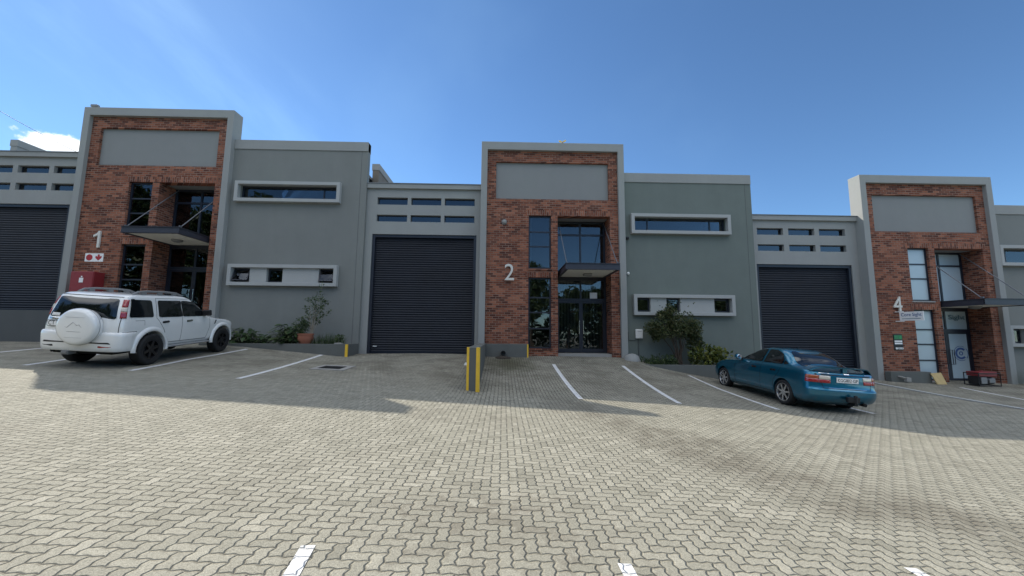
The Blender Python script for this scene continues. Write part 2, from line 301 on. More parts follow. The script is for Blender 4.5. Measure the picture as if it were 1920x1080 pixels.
# ------------------------------------------------------------------ mesh helpers
class MB:
    def __init__(self): self.v = []; self.f = []; self.mi = []; self.k = 0
    def add(self, vs, fs):
        o = len(self.v); self.v += [tuple(p) for p in vs]; self.f += [tuple(o+i for i in f) for f in fs]; self.mi += [self.k]*len(fs); return self
    def box(self, x0, x1, y0, y1, z0, z1):
        return self.add([(x0,y0,z0),(x1,y0,z0),(x1,y1,z0),(x0,y1,z0),(x0,y0,z1),(x1,y0,z1),(x1,y1,z1),(x0,y1,z1)],
                        [(0,3,2,1),(4,5,6,7),(0,1,5,4),(1,2,6,5),(2,3,7,6),(3,0,4,7)])
    def hexa(self, b, t): # bottom 4, top 4 points
        return self.add(list(b)+list(t), [(0,3,2,1),(4,5,6,7),(0,1,5,4),(1,2,6,5),(2,3,7,6),(3,0,4,7)])
    def prism(self, poly, y0, y1): # polygon in XZ, extruded along Y
        n = len(poly)
        vs = [(x, y0, z) for x, z in poly]+[(x, y1, z) for x, z in poly]
        fs = [tuple(range(n)), tuple(range(2*n-1, n-1, -1))]+[(i, i+n, (i+1) % n+n, (i+1) % n) for i in range(n)]
        return self.add(vs, fs)
    def cyl(self, a, b, r0, r1=None, n=12, cap=True):
        r1 = r0 if r1 is None else r1; a = Vector(a); b = Vector(b); d = (b-a).normalized()
        u = d.orthogonal().normalized(); w = d.cross(u)
        vs = [a+(u*math.cos(2*math.pi*i/n)+w*math.sin(2*math.pi*i/n))*r0 for i in range(n)]+[b+(u*math.cos(2*math.pi*i/n)+w*math.sin(2*math.pi*i/n))*r1 for i in range(n)]
        fs = [(i, (i+1) % n, (i+1) % n+n, i+n) for i in range(n)]
        if cap: fs += [tuple(range(n-1, -1, -1)), tuple(range(n, 2*n))]
        return self.add(vs, fs)
    def tube(self, pts, r, n=6):
        rs = r if isinstance(r, (list, tuple)) else [r]*len(pts)
        pts = [Vector(p) for p in pts]; o = len(self.v); vs = []; u = None
        for i, p in enumerate(pts):
            d = (pts[min(i+1, len(pts)-1)]-pts[max(i-1, 0)]).normalized()
            u = d.orthogonal().normalized() if u is None else (u-d*u.dot(d)).normalized()
            w = d.cross(u)
            vs += [p+(u*math.cos(2*math.pi*k/n)+w*math.sin(2*math.pi*k/n))*rs[i] for k in range(n)]
        fs = [(i*n+k, i*n+(k+1) % n, (i+1)*n+(k+1) % n, (i+1)*n+k) for i in range(len(pts)-1) for k in range(n)]
        fs += [tuple(range(n-1, -1, -1)), tuple(range((len(pts)-1)*n, len(pts)*n))]
        return self.add(vs, fs)
    def lathe(self, prof, c, axis='Z', n=24, closed=False):
        vs = []; m = len(prof)
        for k in range(n):
            a = 2*math.pi*k/n; ca, sa = math.cos(a), math.sin(a)
            for r, h in prof:
                if axis == 'Z': vs.append((c[0]+r*ca, c[1]+r*sa, c[2]+h))
                elif axis == 'Y': vs.append((c[0]+r*ca, c[1]+h, c[2]+r*sa))
                else: vs.append((c[0]+h, c[1]+r*ca, c[2]+r*sa))
        fs = [(k*m+i, ((k+1) % n)*m+i, ((k+1) % n)*m+i+1, k*m+i+1) for k in range(n) for i in range(m-1)]
        if closed: fs += [(k*m+m-1, ((k+1) % n)*m+m-1, ((k+1) % n)*m, k*m) for k in range(n)]
        return self.add(vs, fs)
    def mat(self, k): self.k = k; return self
    def build(self, name, mats, parent=None, smooth=None, bevel=0.0, loc=None, flip=True):
        me = bpy.data.meshes.new(name); me.from_pydata(self.v, [], self.f)
        for m in (mats if isinstance(mats, (list, tuple)) else [mats]): me.materials.append(m)
        me.polygons.foreach_set('material_index', self.mi)
        if flip:
            bm = bmesh.new(); bm.from_mesh(me); bmesh.ops.recalc_face_normals(bm, faces=bm.faces); bm.to_mesh(me); bm.free()
        if smooth is not None:
            me.polygons.foreach_set('use_smooth', [True]*len(me.polygons)); me.set_sharp_from_angle(angle=R(smooth))
        me.update()
        o = bpy.data.objects.new(name, me); COL.objects.link(o)
        link(o, parent, loc)
        if bevel:
            b = o.modifiers.new('bevel', 'BEVEL'); b.width = bevel; b.segments = 2; b.limit_method = 'ANGLE'
        return o
def world_loc(o):
    l = Vector((0, 0, 0))
    while o is not None: l = l+o.location; o = o.parent
    return l
def link(o, parent, loc=None):
    # children of a static thing are modelled in world coordinates; LOCAL things use loc=(0,0,0)
    if parent is not None:
        o.parent = parent
        o.location = loc if loc is not None else -world_loc(parent)
    elif loc is not None: o.location = loc
def tag(o, label=None, cat=None, group=None, kind=None):
    if label: o['label'] = label
    if cat: o['category'] = cat
    if group: o['group'] = group
    if kind: o['kind'] = kind
    return o
def thing(name, loc, label, cat, group=None, rot=(0, 0, 0)):
    o = bpy.data.objects.new(name, None); COL.objects.link(o); o.location = loc; o.rotation_euler = rot; o.empty_display_size = 0.2
    return tag(o, label, cat, group)
def text_obj(name, s, height, extrude, mat, parent, org, right=(1,0,0), up=(0,0,1), align='CENTER', loc=None, bold=0.0, width=None):
    cu_ = bpy.data.curves.new(name, 'FONT'); cu_.body = s; cu_.size = 1.0; cu_.extrude = 0; cu_.align_x = align; cu_.offset = bold
    tmp = bpy.data.objects.new('tmp', cu_); COL.objects.link(tmp); bpy.context.view_layer.update()
    me = bpy.data.meshes.new_from_object(tmp.evaluated_get(bpy.context.evaluated_depsgraph_get())); bpy.data.objects.remove(tmp)
    vs = [v.co.copy() for v in me.vertices]; fs = [tuple(f.vertices) for f in me.polygons]
    bpy.data.meshes.remove(me)
    ys = [v.y for v in vs]; xs = [v.x for v in vs]; y0 = min(ys); sc = height/(max(ys)-y0); sx = sc if width is None else width/(max(xs)-min(xs))
    r = Vector(right).normalized(); u = Vector(up).normalized(); n = r.cross(u); org = Vector(org)
    bm = bmesh.new(); bv = [bm.verts.new(org+r*(v.x*sx)+u*((v.y-y0)*sc)) for v in vs]
    for f in fs:
        try: bm.faces.new([bv[i] for i in f])
        except ValueError: pass
    bm.normal_update()
    ret = bmesh.ops.extrude_face_region(bm, geom=bm.faces[:])
    for e in ret['geom']:
        if isinstance(e, bmesh.types.BMVert): e.co += n*extrude
    bmesh.ops.recalc_face_normals(bm, faces=bm.faces)
    me = bpy.data.meshes.new(name); bm.to_mesh(me); bm.free(); me.materials.append(mat)
    o = bpy.data.objects.new(name, me); COL.objects.link(o); link(o, parent, loc); return o
def wall_holes(mb, x0, x1, z0, z1, yf, yb, holes):
    xs = sorted({x0, x1, *[h[0] for h in holes], *[h[1] for h in holes]}); zs = sorted({z0, z1, *[h[2] for h in holes], *[h[3] for h in holes]})
    xs = [x for x in xs if x0-1e-6 <= x <= x1+1e-6]; zs = [z for z in zs if z0-1e-6 <= z <= z1+1e-6]
    def solid(i, j):
        if i < 0 or j < 0 or i >= len(xs)-1 or j >= len(zs)-1: return False
        cx = (xs[i]+xs[i+1])/2; cz = (zs[j]+zs[j+1])/2
        return not any(h[0] < cx < h[1] and h[2] < cz < h[3] for h in holes)
    for i in range(len(xs)-1):
        for j in range(len(zs)-1):
            if not solid(i, j): continue
            a, b, c, d = xs[i], xs[i+1], zs[j], zs[j+1]
            mb.add([(a,yf,c),(b,yf,c),(b,yf,d),(a,yf,d)], [(0,1,2,3)]); mb.add([(a,yb,c),(b,yb,c),(b,yb,d),(a,yb,d)], [(3,2,1,0)])
            if not solid(i-1, j): mb.add([(a,yf,c),(a,yf,d),(a,yb,d),(a,yb,c)], [(0,1,2,3)])
            if not solid(i+1, j): mb.add([(b,yf,c),(b,yb,c),(b,yb,d),(b,yf,d)], [(0,1,2,3)])
            if not solid(i, j-1): mb.add([(a,yf,c),(a,yb,c),(b,yb,c),(b,yf,c)], [(0,1,2,3)])
            if not solid(i, j+1): mb.add([(a,yf,d),(b,yf,d),(b,yb,d),(a,yb,d)], [(0,1,2,3)])
    return mb
def weld(o):
    bm = bmesh.new(); bm.from_mesh(o.data); bmesh.ops.remove_doubles(bm, verts=bm.verts, dist=1e-5); bmesh.ops.recalc_face_normals(bm, faces=bm.faces); bm.to_mesh(o.data); bm.free(); return o

# ------------------------------------------------------------------ ground
YX = [-60, -30, -14, -8.65, 0, 6.7, 10, 14, 17, 22, 40, 70]; YZ = [0.7, 0.12, -0.72, -0.98, -1.42, -1.77, -1.88, -1.92, -2.04, -2.2, -2.7, -3.2]
BX = [-60, -30, -20, -14, -9.9, -5.65, -3, 0, 4.4, 5.2, 6.5, 8, 10, 14.5, 16.5, 20, 25, 40, 70]; BZ = [0.6, 0.1, -0.5, -0.60, -0.58, -0.96, -0.96, -1.02, -1.10, -1.14, -1.40, -1.66, -1.78, -1.78, -1.86, -1.92, -2.05, -2.5, -3.0]
def ground_z(x, y):
    yz = np.interp(x, YX, YZ); bz = np.interp(x, BX, BZ)
    t = np.clip((y-8.8)/5.6, 0, 1.17); return yz+(bz-yz)*t**1.5
gx = np.concatenate([np.linspace(-150, -26, 32), np.arange(-25.6, 27, 0.4), np.linspace(28, 150, 32)])
gy = np.concatenate([np.linspace(-150, -5, 30), np.arange(-4, 8, 1.0), np.arange(8, 17.6, 0.2), np.linspace(18, 200, 30)])
GX, GY = np.meshgrid(gx, gy); GZ = ground_z(GX, GY)
mb = MB(); nx = len(gx)
mb.add(np.stack([GX.ravel(), GY.ravel(), GZ.ravel()], 1).tolist(), [(j*nx+i, j*nx+i+1, (j+1)*nx+i+1, (j+1)*nx+i) for j in range(len(gy)-1) for i in range(nx-1)])
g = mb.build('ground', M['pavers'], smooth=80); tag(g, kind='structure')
def gz(x, y): return float(ground_z(x, y))
def strip(name, pts, w, mat, lift=0.005, thick=0.0):
    # ribbon following the paving; cut into short pieces so it hugs the ground
    dense = []
    for (x0, y0), (x1, y1) in zip(pts[:-1], pts[1:]):
        n = max(2, int(math.hypot(x1-x0, y1-y0)/0.2))
        dense += [(x0+(x1-x0)*k/n, y0+(y1-y0)*k/n) for k in range(n)]
    dense.append(pts[-1]); mb = MB(); vs = []
    for i, (x, y) in enumerate(dense):
        a = dense[max(i-1, 0)]; b = dense[min(i+1, len(dense)-1)]; dx, dy = b[0]-a[0], b[1]-a[1]; L = math.hypot(dx, dy); nx_, ny_ = -dy/L, dx/L
        for s in (-1, 1):
            px, py = x+nx_*w/2*s, y+ny_*w/2*s; vs.append((px, py, gz(px, py)+lift+thick))
        if thick:
            for s in (-1, 1):
                px, py = x+nx_*w/2*s, y+ny_*w/2*s; vs.append((px, py, gz(px, py)-0.05))
    k = 4 if thick else 2; fs = []
    for i in range(len(dense)-1):
        o = i*k; fs.append((o, o+k, o+k+1, o+1))
        if thick: fs += [(o+2, o+k+2, o+k, o), (o+1, o+k+1, o+k+3, o+3)]
    if thick: fs += [(0, 1, 3, 2), (len(vs)-4, len(vs)-2, len(vs)-1, len(vs)-3)]
    mb.add(vs, fs); o = mb.build(name, mat, smooth=60); return tag(o, kind='structure')
for pts in (((-14.5, 13.0), (-13.3, 9.3)), ((-12.2, 13.6), (-10.93, 9.24)), ((-9.02, 14.0), (-8.98, 11.4), (-8.61, 9.3)), ((-6.53, 14.3), (-6.0, 9.1)), ((1.80, 13.85), (1.80, 9.05)), ((4.30, 13.95), (4.16, 9.2)), ((6.62, 13.85), (6.46, 11.8), (6.50, 9.2)), ((8.80, 13.8), (8.80, 9.2)), ((16.9, 14.2), (15.7, 10.2))):
    strip('parking_line', list(pts), 0.12, M['line'])
for pts in (((-1.215, 2.645), (-1.10, 2.0)), ((0.79, 2.625), (0.79, 1.8)), ((2.776, 2.752), (2.76, 1.8))):
    strip('parking_line', list(pts), 0.088, M['line'])
strip('kerb_strip', [(13.75, 7.5), (13.74, 11.8), (14.0, 15.2)], 0.15, M['surround'], 0.0, 0.03)

# ------------------------------------------------------------------ building units
YB, YP, YO, YG = 15.42, 15.27, 15.5, 15.65     # brick face, portal face, office face, garage face
def window_bars(mb, x0, x1, z0, z1, y0, y1, w, vx=(), hz=()):
    mb.box(x0, x0+w, y0, y1, z0, z1); mb.box(x1-w, x1, y0, y1, z0, z1); mb.box(x0+w, x1-w, y0, y1, z0, z0+w); mb.box(x0+w, x1-w, y0, y1, z1-w, z1)
    for v in vx: mb.box(v-w/2, v+w/2, y0+0.004, y1-0.004, z0+w, z1-w)
    edges = [x0+w]+[q for v in vx for q in (v-w/2, v+w/2)]+[x1-w]
    for h in hz:
        for a, b in zip(edges[::2], edges[1::2]): mb.box(a, b, y0+0.006, y1-0.006, h-w/2, h+w/2)
    return mb
def pane(name, x0, x1, z0, z1, y, mat, parent):
    return MB().box(x0, x1, y, y+0.008, z0, z1).build(name, mat, parent)
def portal(U, ox, s, dz, floor, number, nw, frosted=False, canopy_s=1.0):
    X = lambda r: ox+r*s
    Z = lambda z: z+dz
    zb = floor-0.5
    pw = 0.25
    top = 7.85
    MB().prism([(X(0), zb), (X(0)+pw, zb), (X(0)+pw, Z(7.51)), (X(5.91)-pw, Z(7.51)), (X(5.91)-pw, zb), (X(5.91), zb), (X(5.91), Z(top)), (X(0), Z(top))], YP, 15.82).build('portal_frame', M['frame'], U, bevel=0.012)
    holes = [(X(1.97), X(2.89), Z(2.56), Z(4.77)), (X(1.97), X(2.89), Z(-0.64), Z(2.20)), (X(3.16), X(5.32), zb, Z(4.76)), (X(0.61), X(5.29), Z(5.46), Z(7.04))]
    bw = wall_holes(MB(), X(0)+pw-0.02, X(5.91)-pw+0.02, zb, Z(7.53), YB, 15.75, holes).build('brick_wall', M['brick'], U); weld(bw)
    r = MB()
    r.box(X(3.16)-0.2, X(3.16), 15.752, 16.35, zb, Z(4.9)); r.box(X(5.32), X(5.32)+0.2, 15.752, 16.35, zb, Z(4.9))
    r.build('brick_reveal', M['brick'], U)
    MB().box(X(3.16), X(5.32), 15.752, 16.35, Z(4.762), Z(4.90)).build('recess_ceiling', M['soffit'] if False else M['panel'], U)
    MB().box(X(0.61), X(5.29), YB+0.10, 15.74, Z(5.46), Z(7.04)).build('sign_panel', M['panel'], U)
    for a, b, z in ((1.85, 3.01, 4.77), (3.04, 5.44, 4.772), (1.85, 3.01, 2.20)):
        MB().box(X(a), X(b), YB-0.006, YB+0.05, Z(z), Z(z)+0.225).build('soldier_course', M['soldier'], U)
    # narrow windows
    for z0, z1, hz in ((2.56, 4.77, (3.49, 4.10)), (-0.64, 2.20, (0.15, 0.79, 1.39))):
        a, b = X(1.97)+0.004, X(2.89)-0.004
        f = window_bars(MB(), a, b, Z(z0)+0.004, Z(z1)-0.004, YB+0.10, YB+0.17, 0.055, (), [Z(h) for h in hz]).build('window_frame', M['alu'], U)
        cuts = [z0]+list(hz)+[z1]
        for q0, q1 in zip(cuts[:-1], cuts[1:]):
            pane('pane', a+0.05, b-0.05, Z(q0)+0.03, Z(q1)-0.03, YB+0.13, M['frost'] if frosted else M['glass'], f)
        if not frosted:
            MB().box(a+0.05, a+0.13, YB+0.2, YB+0.22, Z(z0)+0.05, Z(z1)-0.06).build('curtain_edge', M['blind'], f)
        MB().box(X(1.97)-0.03, X(2.89)+0.03, YB-0.035, YB+0.098, Z(z0)-0.06, Z(z0)-0.002).build('window_sill', M['brick'] if not frosted else M['concrete'], U)
    # entrance glazing
    a, b = X(3.16)+0.004, X(5.32)-0.004; mid = (a+b)/2; yg = 16.2
    zt = 1.36
    f = MB(); w = 0.075
    window_bars(f, a, b, Z(2.30), Z(4.752), yg, yg+0.09, w, (mid,), (Z(4.17),))
    f.build('upper_glazing_frame', M['alu'], U)
    gm = M['frost'] if frosted else M['glass']
    for p0, p1 in ((a+0.06, mid-0.02), (mid+0.02, b-0.06)):
        for q0, q1 in ((2.36, 4.15), (4.19, 4.7)): pane('upper_pane', p0, p1, Z(q0), Z(q1), yg+0.04, gm, U)
    tf = MB(); dl = floor
    tf.box(a, a+w, yg+0.002, yg+0.088, dl, Z(2.297)); tf.box(b-w, b, yg+0.002, yg+0.088, dl, Z(2.297)); tf.box(a+w, b-w, yg+0.002, yg+0.088, Z(2.19), Z(2.297))
    tf.box(a+w, b-w, yg-0.005, yg+0.092, Z(zt)-0.05, Z(zt)+0.07); tf.box(mid-0.035, mid+0.035, yg+0.004, yg+0.086, Z(zt)+0.072, Z(2.188))
    tfo = tf.build('door_frame', M['alu'], U)
    for p0, p1 in ((a+w, mid-0.035), (mid+0.035, b-w)): pane('transom_pane', p0+0.002, p1-0.002, Z(zt)+0.07, Z(2.19), yg+0.04, gm, tfo)
    split = mid
    for k, (p0, p1) in enumerate(((a+w+0.004, split-0.003), (split+0.003, b-w-0.004))):
        d = window_bars(MB(), p0, p1, dl+0.012, Z(zt)-0.055, yg+0.012, yg+0.07, 0.075)
        d.box(p0+0.075, p1-0.075, yg+0.012, yg+0.07, dl+0.087, dl+0.17)
        do = d.build('door_leaf', M['alu'], U)
        pane('pane', p0+0.07, p1-0.07, dl+0.16, Z(zt)-0.12, yg+0.035, gm, do)
        hx = split+(-0.085 if k == 0 else 0.085)
        if not frosted:
            h = MB().cyl((hx, yg-0.045, dl+0.78), (hx, yg-0.045, dl+1.36), 0.014)
            for hz_ in (0.84, 1.30): h.cyl((hx, yg-0.045, dl+hz_), (hx, yg+0.012, dl+hz_), 0.008)
            h.build('handle', M['chrome'], do, smooth=40)
        else:
            sg = -1 if k == 0 else 1
            h = MB().tube([(hx, yg+0.01, dl+0.75), (hx+0.0, yg-0.05, dl+0.75), (hx, yg-0.05, dl+1.35), (hx, yg+0.01, dl+1.35)], 0.012)
            h.tube([(hx+0.09*sg, yg+0.01, dl+0.75), (hx+0.09*sg, yg-0.05, dl+0.75), (hx+0.09*sg, yg-0.05, dl+1.35), (hx+0.09*sg, yg+0.01, dl+1.35)], 0.012)
            h.build('handle', M['alu'], do, smooth=40)
    MB().box(a-0.002, b+0.002, 15.50, 16.19, floor-0.3, floor-0.006).build('door_step', M['concrete'], U)
    # canopy
    cx0, cx1 = X(3.25), X(5.27); cy0, cy1 = 13.98, 16.15; ct, cb = Z(2.56), Z(2.315)
    c = MB()
    for (p, q, e, h) in ((cx0, cx1, cy0, cy0+0.10),):
        c.box(p, q, e, h, ct-0.02, ct); c.box(p, q, e, h, cb, cb+0.02); c.box(p, q, e+0.035, e+0.05, cb+0.02, ct-0.02)
    for e in (cx0, cx1-0.10):
        k0 = 0.035 if e == cx0 else 0.05
        c.box(e, e+0.1, cy0+0.1, cy1, ct-0.02, ct); c.box(e, e+0.1, cy0+0.1, cy1, cb, cb+0.02); c.box(e+k0, e+k0+0.015, cy0+0.1, cy1, cb+0.02, ct-0.02)
    co = c.build('canopy', M['steel'], U)
    MB().box(cx0+0.1, cx1-0.1, cy0+0.1, cy1, cb+0.025, cb+0.05).build('canopy_soffit', M['soffit'], co)
    MB().box(cx0+0.1, cx1-0.1, cy0+0.1, cy1, ct-0.015, ct-0.004).build('canopy_roof', M['roofsheet'], co)
    for ex, ey in ((cx0+0.06, X(3.16)+0.14), (cx1-0.06, X(5.32)-0.07)):
        rd = MB().cyl((ex, cy0+0.16, ct+0.02), (ey, yg-0.02, Z(4.70)), 0.017, n=8)
        rd.box(ex-0.02, ex+0.02, cy0+0.1, cy0+0.2, ct, ct+0.07)
        rd.build('tie_rod', M['rod'], co, smooth=40)
    lx, ly = (cx0+cx1)/2+0.05, 15.15
    if number == '2':
        MB().box(lx-0.17, lx+0.17, ly-0.14, ly+0.14, cb-0.07, cb+0.024).build('ceiling_light', M['grey'], co, bevel=0.03)
    else:
        MB().lathe([(0.0, -0.09), (0.10, -0.08), (0.17, -0.045), (0.19, 0.0), (0.19, 0.024)], (lx, ly, cb), n=24).build('ceiling_light', M['grey'], co, smooth=40)
    if number == '1':
        nx_ = X(0.93)
        MB().prism([(nx_+0.17, Z(2.03)), (nx_+0.255, Z(2.03)), (nx_+0.255, Z(2.70)), (nx_+0.19, Z(2.70)), (nx_+0.13, Z(2.60)), (nx_, Z(2.53)), (nx_, Z(2.45)), (nx_+0.10, Z(2.49)), (nx_+0.17, Z(2.545))], YB-0.07, YB-0.01).build('unit_number', M['numeral'], U)
    else: text_obj('unit_number', number, 0.66, 0.05, M['numeral'], U, (X(1.2), YB-0.06, Z(2.06)), width=nw*s, bold=0.0)
def office(U, x0, x1, top, zb, wu, wl, openings, mull, tilt=(), paint='wall'):
    # wu, wl: outer rectangles of the upper and lower window surrounds
    t = 0.135
    hu = (wu[0]+t, wu[1]-t, wu[2]+t, wu[3]-t); hl = (wl[0]+t, wl[1]-t, wl[2]+t, wl[3]-t)
    wall = wall_holes(MB(), x0, x1, zb, top-0.02, YO, 15.75, [hu, hl]).build('office_wall', M[paint], U); weld(wall)
    MB().box(x0, x1, YO-0.035, 15.80, top-0.40, top).build('coping', M['frame'], wall, bevel=0.01)
    MB().box(x1-0.262, x1-0.25, YO-0.004, YO+0.01, zb, top-0.40).build('control_joint', M['plinth'], wall)
    for (o, h, nm) in ((wu, hu, 0), (wl, hl, 1)):
        sur = wall_holes(MB(), o[0], o[1], o[2], o[3], YO-0.20, YO-0.001, [h]).build('window_surround', M['surround'], U, bevel=0.008); weld(sur)
        if nm == 0:
            yy = YO+0.10
            f = window_bars(MB(), h[0]+0.002, h[1]-0.002, h[2]+0.002, h[3]-0.002, yy, yy+0.06, 0.05, mull).build('window_frame', M['alu'], sur)
            cuts = [h[0]]+list(mull)+[h[1]]
            for a, b in zip(cuts[:-1], cuts[1:]): pane('pane', a+0.03, b-0.03, h[2]+0.03, h[3]-0.03, yy+0.03, M['glass'], sur)
        else:
            cuts = [h[0]]
            for a, b in openings: cuts += [a, b]
            cuts.append(h[1])
            inf = MB()
            for a, b in zip(cuts[::2], cuts[1::2]):
                if b-a > 0.04: inf.box(a, b, YO-0.09, YO+0.15, h[2]+0.002, h[3]-0.002)
            inf.build('infill_panel', M['surround'], sur)
            for k, (a, b) in enumerate(openings):
                a2, b2 = max(a, h[0])+0.003, min(b, h[1])-0.003
                fr = window_bars(MB(), a2, b2, h[2]+0.003, h[3]-0.003, YO+0.06, YO+0.12, 0.035).build('window_frame', M['alu'], sur)
                s_ = window_bars(MB(), a2+0.03, b2-0.03, h[2]+0.035, h[3]-0.04, YO+0.02, YO+0.055, 0.035)
                s_.mat(1).box(a2+0.06, b2-0.06, YO+0.034, YO+0.042, h[2]+0.06, h[3]-0.07)
                if k in tilt:
                    zt_ = h[3]-0.04; c_, sn = math.cos(R(24)), math.sin(R(24))
                    s_.v = [(x, YO+0.02+(y-YO-0.02)*c_-(zt_-z)*sn, zt_-(zt_-z)*c_-(y-YO-0.02)*sn) for x, y, z in s_.v]
                s_.build('window_sash', [M['alu'], M['glass']], sur)
def garage(U, x0, x1, top, zb, door, louv):
    holes = [(door[0], door[1], door[2]-0.3, door[3])]+louv
    wall = wall_holes(MB(), x0, x1, zb, top-0.03, YG, 15.97, holes).build('garage_wall', M['frame'], U); weld(wall)
    MB().box(x0+0.002, x1-0.002, YG-0.10, 16.05, top-0.20, top).build('eaves_fascia', M['frame'], wall, bevel=0.008)
    MB().box(x0+0.004, x1-0.004, YG-0.13, 15.9, top+0.002, top+0.025).build('roof_edge', M['roofsheet'], wall)
    for (a, b, c, d) in louv:
        f = window_bars(MB(), a+0.002, b-0.002, c+0.002, d-0.002, YG+0.13, YG+0.18, 0.03).build('high_window', M['alu'], wall)
        pane('pane', a+0.02, b-0.02, c+0.02, d-0.02, YG+0.15, M['glass_dark'], f)
    a, b, c, d = door
    fr = MB().box(a+0.002, a+0.11, YG+0.05, YG+0.22, c-0.2, d-0.002); fr.box(b-0.11, b-0.002, YG+0.05, YG+0.22, c-0.2, d-0.002); fr.box(a+0.11, b-0.11, YG+0.05, YG+0.22, d-0.12, d-0.002)
    fo = fr.build('door_guide', M['alu'], U)
    sl = MB(); n = int(round((d-0.12-c)/0.0945)); p = (d-0.12-c)/n; prof = []
    for k in range(n):
        z = c+k*p
        prof += [(z, 0.0), (z+p*0.10, 0.004), (z+p*0.28, -0.012), (z+p*0.55, -0.019), (z+p*0.82, -0.012)]
    prof.append((d-0.12, 0.0)); vs = []
    for z, y in prof: vs += [(a+0.09, YG+0.16+y, z), (b-0.09, YG+0.16+y, z)]
    sl.add(vs, [(2*i, 2*i+1, 2*i+3, 2*i+2) for i in range(len(prof)-1)])
    ro = sl.build('roller_door', M['roller'], U, smooth=30, flip=False)
    MB().box(a+0.11, b-0.11, YG+0.115, YG+0.17, c-0.04, c+0.07).build('bottom_rail', M['roller'], ro)
    return ro
def hall(U, x0, x1, z_top, z_fire, zb, fire_mat, right=True, zroof=None):
    MB().box(x0+0.02, x1-0.30, 19.0, 42.0, zb, z_top).build('warehouse_hall', M['wall'], U)
    MB().box(x0+0.02, x1-0.30, 15.98, 19.002, z_top-0.12, z_top-0.003).build('front_roof', M['roofsheet'], U)
    fw = MB().box(x1-0.28, x1-0.004, 16.9, 42.0, zb, z_fire-0.30).build('fire_wall', fire_mat, U)
    MB().box(x1-0.31, x1+0.03, 16.88, 42.02, z_fire-0.30, z_fire).build('parapet_coping', M['frame'], fw, bevel=0.01)

# neighbouring unit beyond the left edge of the picture
U0 = thing('warehouse_unit', (-24.5, 17, 0.1), 'plain grey firewall of the neighbouring warehouse rising behind the far left garage roof', 'building')
hall(U0, -40, -21.72, 7.2, 8.31, -0.6, M['frame'])
MB().box(-40, -21.9, 15.6, 15.82, -0.6, 7.0).build('front_wall', M['wall'], U0)

U1 = thing('warehouse_unit', (-13.5, 15.6, -0.5), 'grey and brick warehouse unit numbered 1 behind the white off-road car', 'building')
portal(U1, -17.2, 1.02, 1.13, 0.28, '1', 0.30)
office(U1, -11.17, -5.69, 7.81, -1.1, (-10.91, -6.69, 5.14, 5.99), (-10.89, -6.61, 1.72, 2.57), [(-10.76, -10.07), (-9.41, -8.78), (-7.36, -6.74)], (-7.45,), tilt=(0, 2))
garage(U1, -21.7, -17.2, 7.15, -0.9, (-21.45, -17.66, 0.66, 4.98), [(a, a+1.25, c, d) for a in (-21.39, -19.94, -18.50) for c, d in ((6.29, 6.60), (5.56, 5.86))])
MB().box(-21.69, -17.21, 15.2, 15.648, -1.0, 0.655).build('dock_plinth', M['plinth'], U1, bevel=0.01)
hall(U1, -21.7, -5.69, 6.85, 7.5, -1.2, M['firewall'])

U2 = thing('warehouse_unit', (2.0, 15.6, -0.95), 'grey and brick warehouse unit numbered 2 in the middle of the row', 'building')
portal(U2, -0.97, 1.0, 0.0, -0.83, '2', 0.38)
office(U2, 4.94, 10.37, 6.69, -2.2, (5.21, 9.34, 4.06, 4.90), (5.23, 9.34, 0.72, 1.56), [(5.36, 5.93), (6.58, 7.14), (8.53, 9.21)], (5.97, 8.6), paint='wall_green')
rd = garage(U2, -5.69, -0.97, 6.07, -1.5, (-5.41, -1.14, -0.86, 3.95), [(x, x+1.25, c, d) for x in (-5.27, -3.88, -2.49) for c, d in ((5.2, 5.51), (4.48, 4.77))])
MB().box(-5.2, -5.05, YG+0.10, YG+0.14, -0.63, -0.60).build('lock_plate', M['white'], rd)
hall(U2, -5.69, 10.37, 5.75, 6.40, -2.2, M['brick'])

U4 = thing('warehouse_unit', (18.0, 15.6, -1.85), 'grey and brick warehouse unit numbered 4 with frosted windows at the right', 'building')
portal(U4, 14.89, 0.962, -1.13, -1.93, '4', 0.36, frosted=True)
office(U4, 20.575, 26.0, 5.57, -2.9, (20.62, 24.9, 2.93, 3.80), (20.58, 24.9, -0.40, 0.46), [(20.75, 21.3), (22.0, 22.6), (24.1, 24.75)], (21.2, 24.0))
garage(U4, 10.37, 14.89, 4.99, -2.6, (10.53, 14.58, -1.78, 2.92), [(x, x+1.12, c, d) for x in (10.63, 11.97, 13.29) for c, d in ((4.17, 4.46), (3.48, 3.76))])
hall(U4, 10.37, 26.0, 4.65, 5.3, -3.0, M['brick'])

# vertical blinds behind the middle entrance, white notice in its transom, window lettering of unit 4
bl = MB()
for k in range(15):
    x = 2.32+k*0.137
    bl.box(x, x+0.085, 16.42+0.02*(k % 2), 16.425+0.02*(k % 2), -0.78, 2.15)
bl.build('vertical_blinds', M['blind'], U2)
MB().box(3.66, 3.97, 16.225, 16.232, 1.44, 1.69).build('paper_notice', M['signwhite'], U2)
text_obj('door_lettering', 'Sight', 0.25, 0.006, M['signteal'], U4, (19.50, 16.225, 0.66), width=0.72, bold=0.0)
text_obj('door_lettering', 'e', 0.16, 0.006, M['signteal'], U4, (18.86, 16.225, 0.72), bold=0.01)
def ring(mb, cx, cz, r0, r1, a0, a1, y, n=36, t=0.006):
    for k in range(n):
        p, q = R(a0+(a1-a0)*k/n), R(a0+(a1-a0)*(k+1)/n)
        mb.prism([(cx+r0*math.cos(p), cz+r0*math.sin(p)), (cx+r1*math.cos(p), cz+r1*math.sin(p)), (cx+r1*math.cos(q), cz+r1*math.sin(q)), (cx+r0*math.cos(q), cz+r0*math.sin(q))], y, y+t)
    return mb
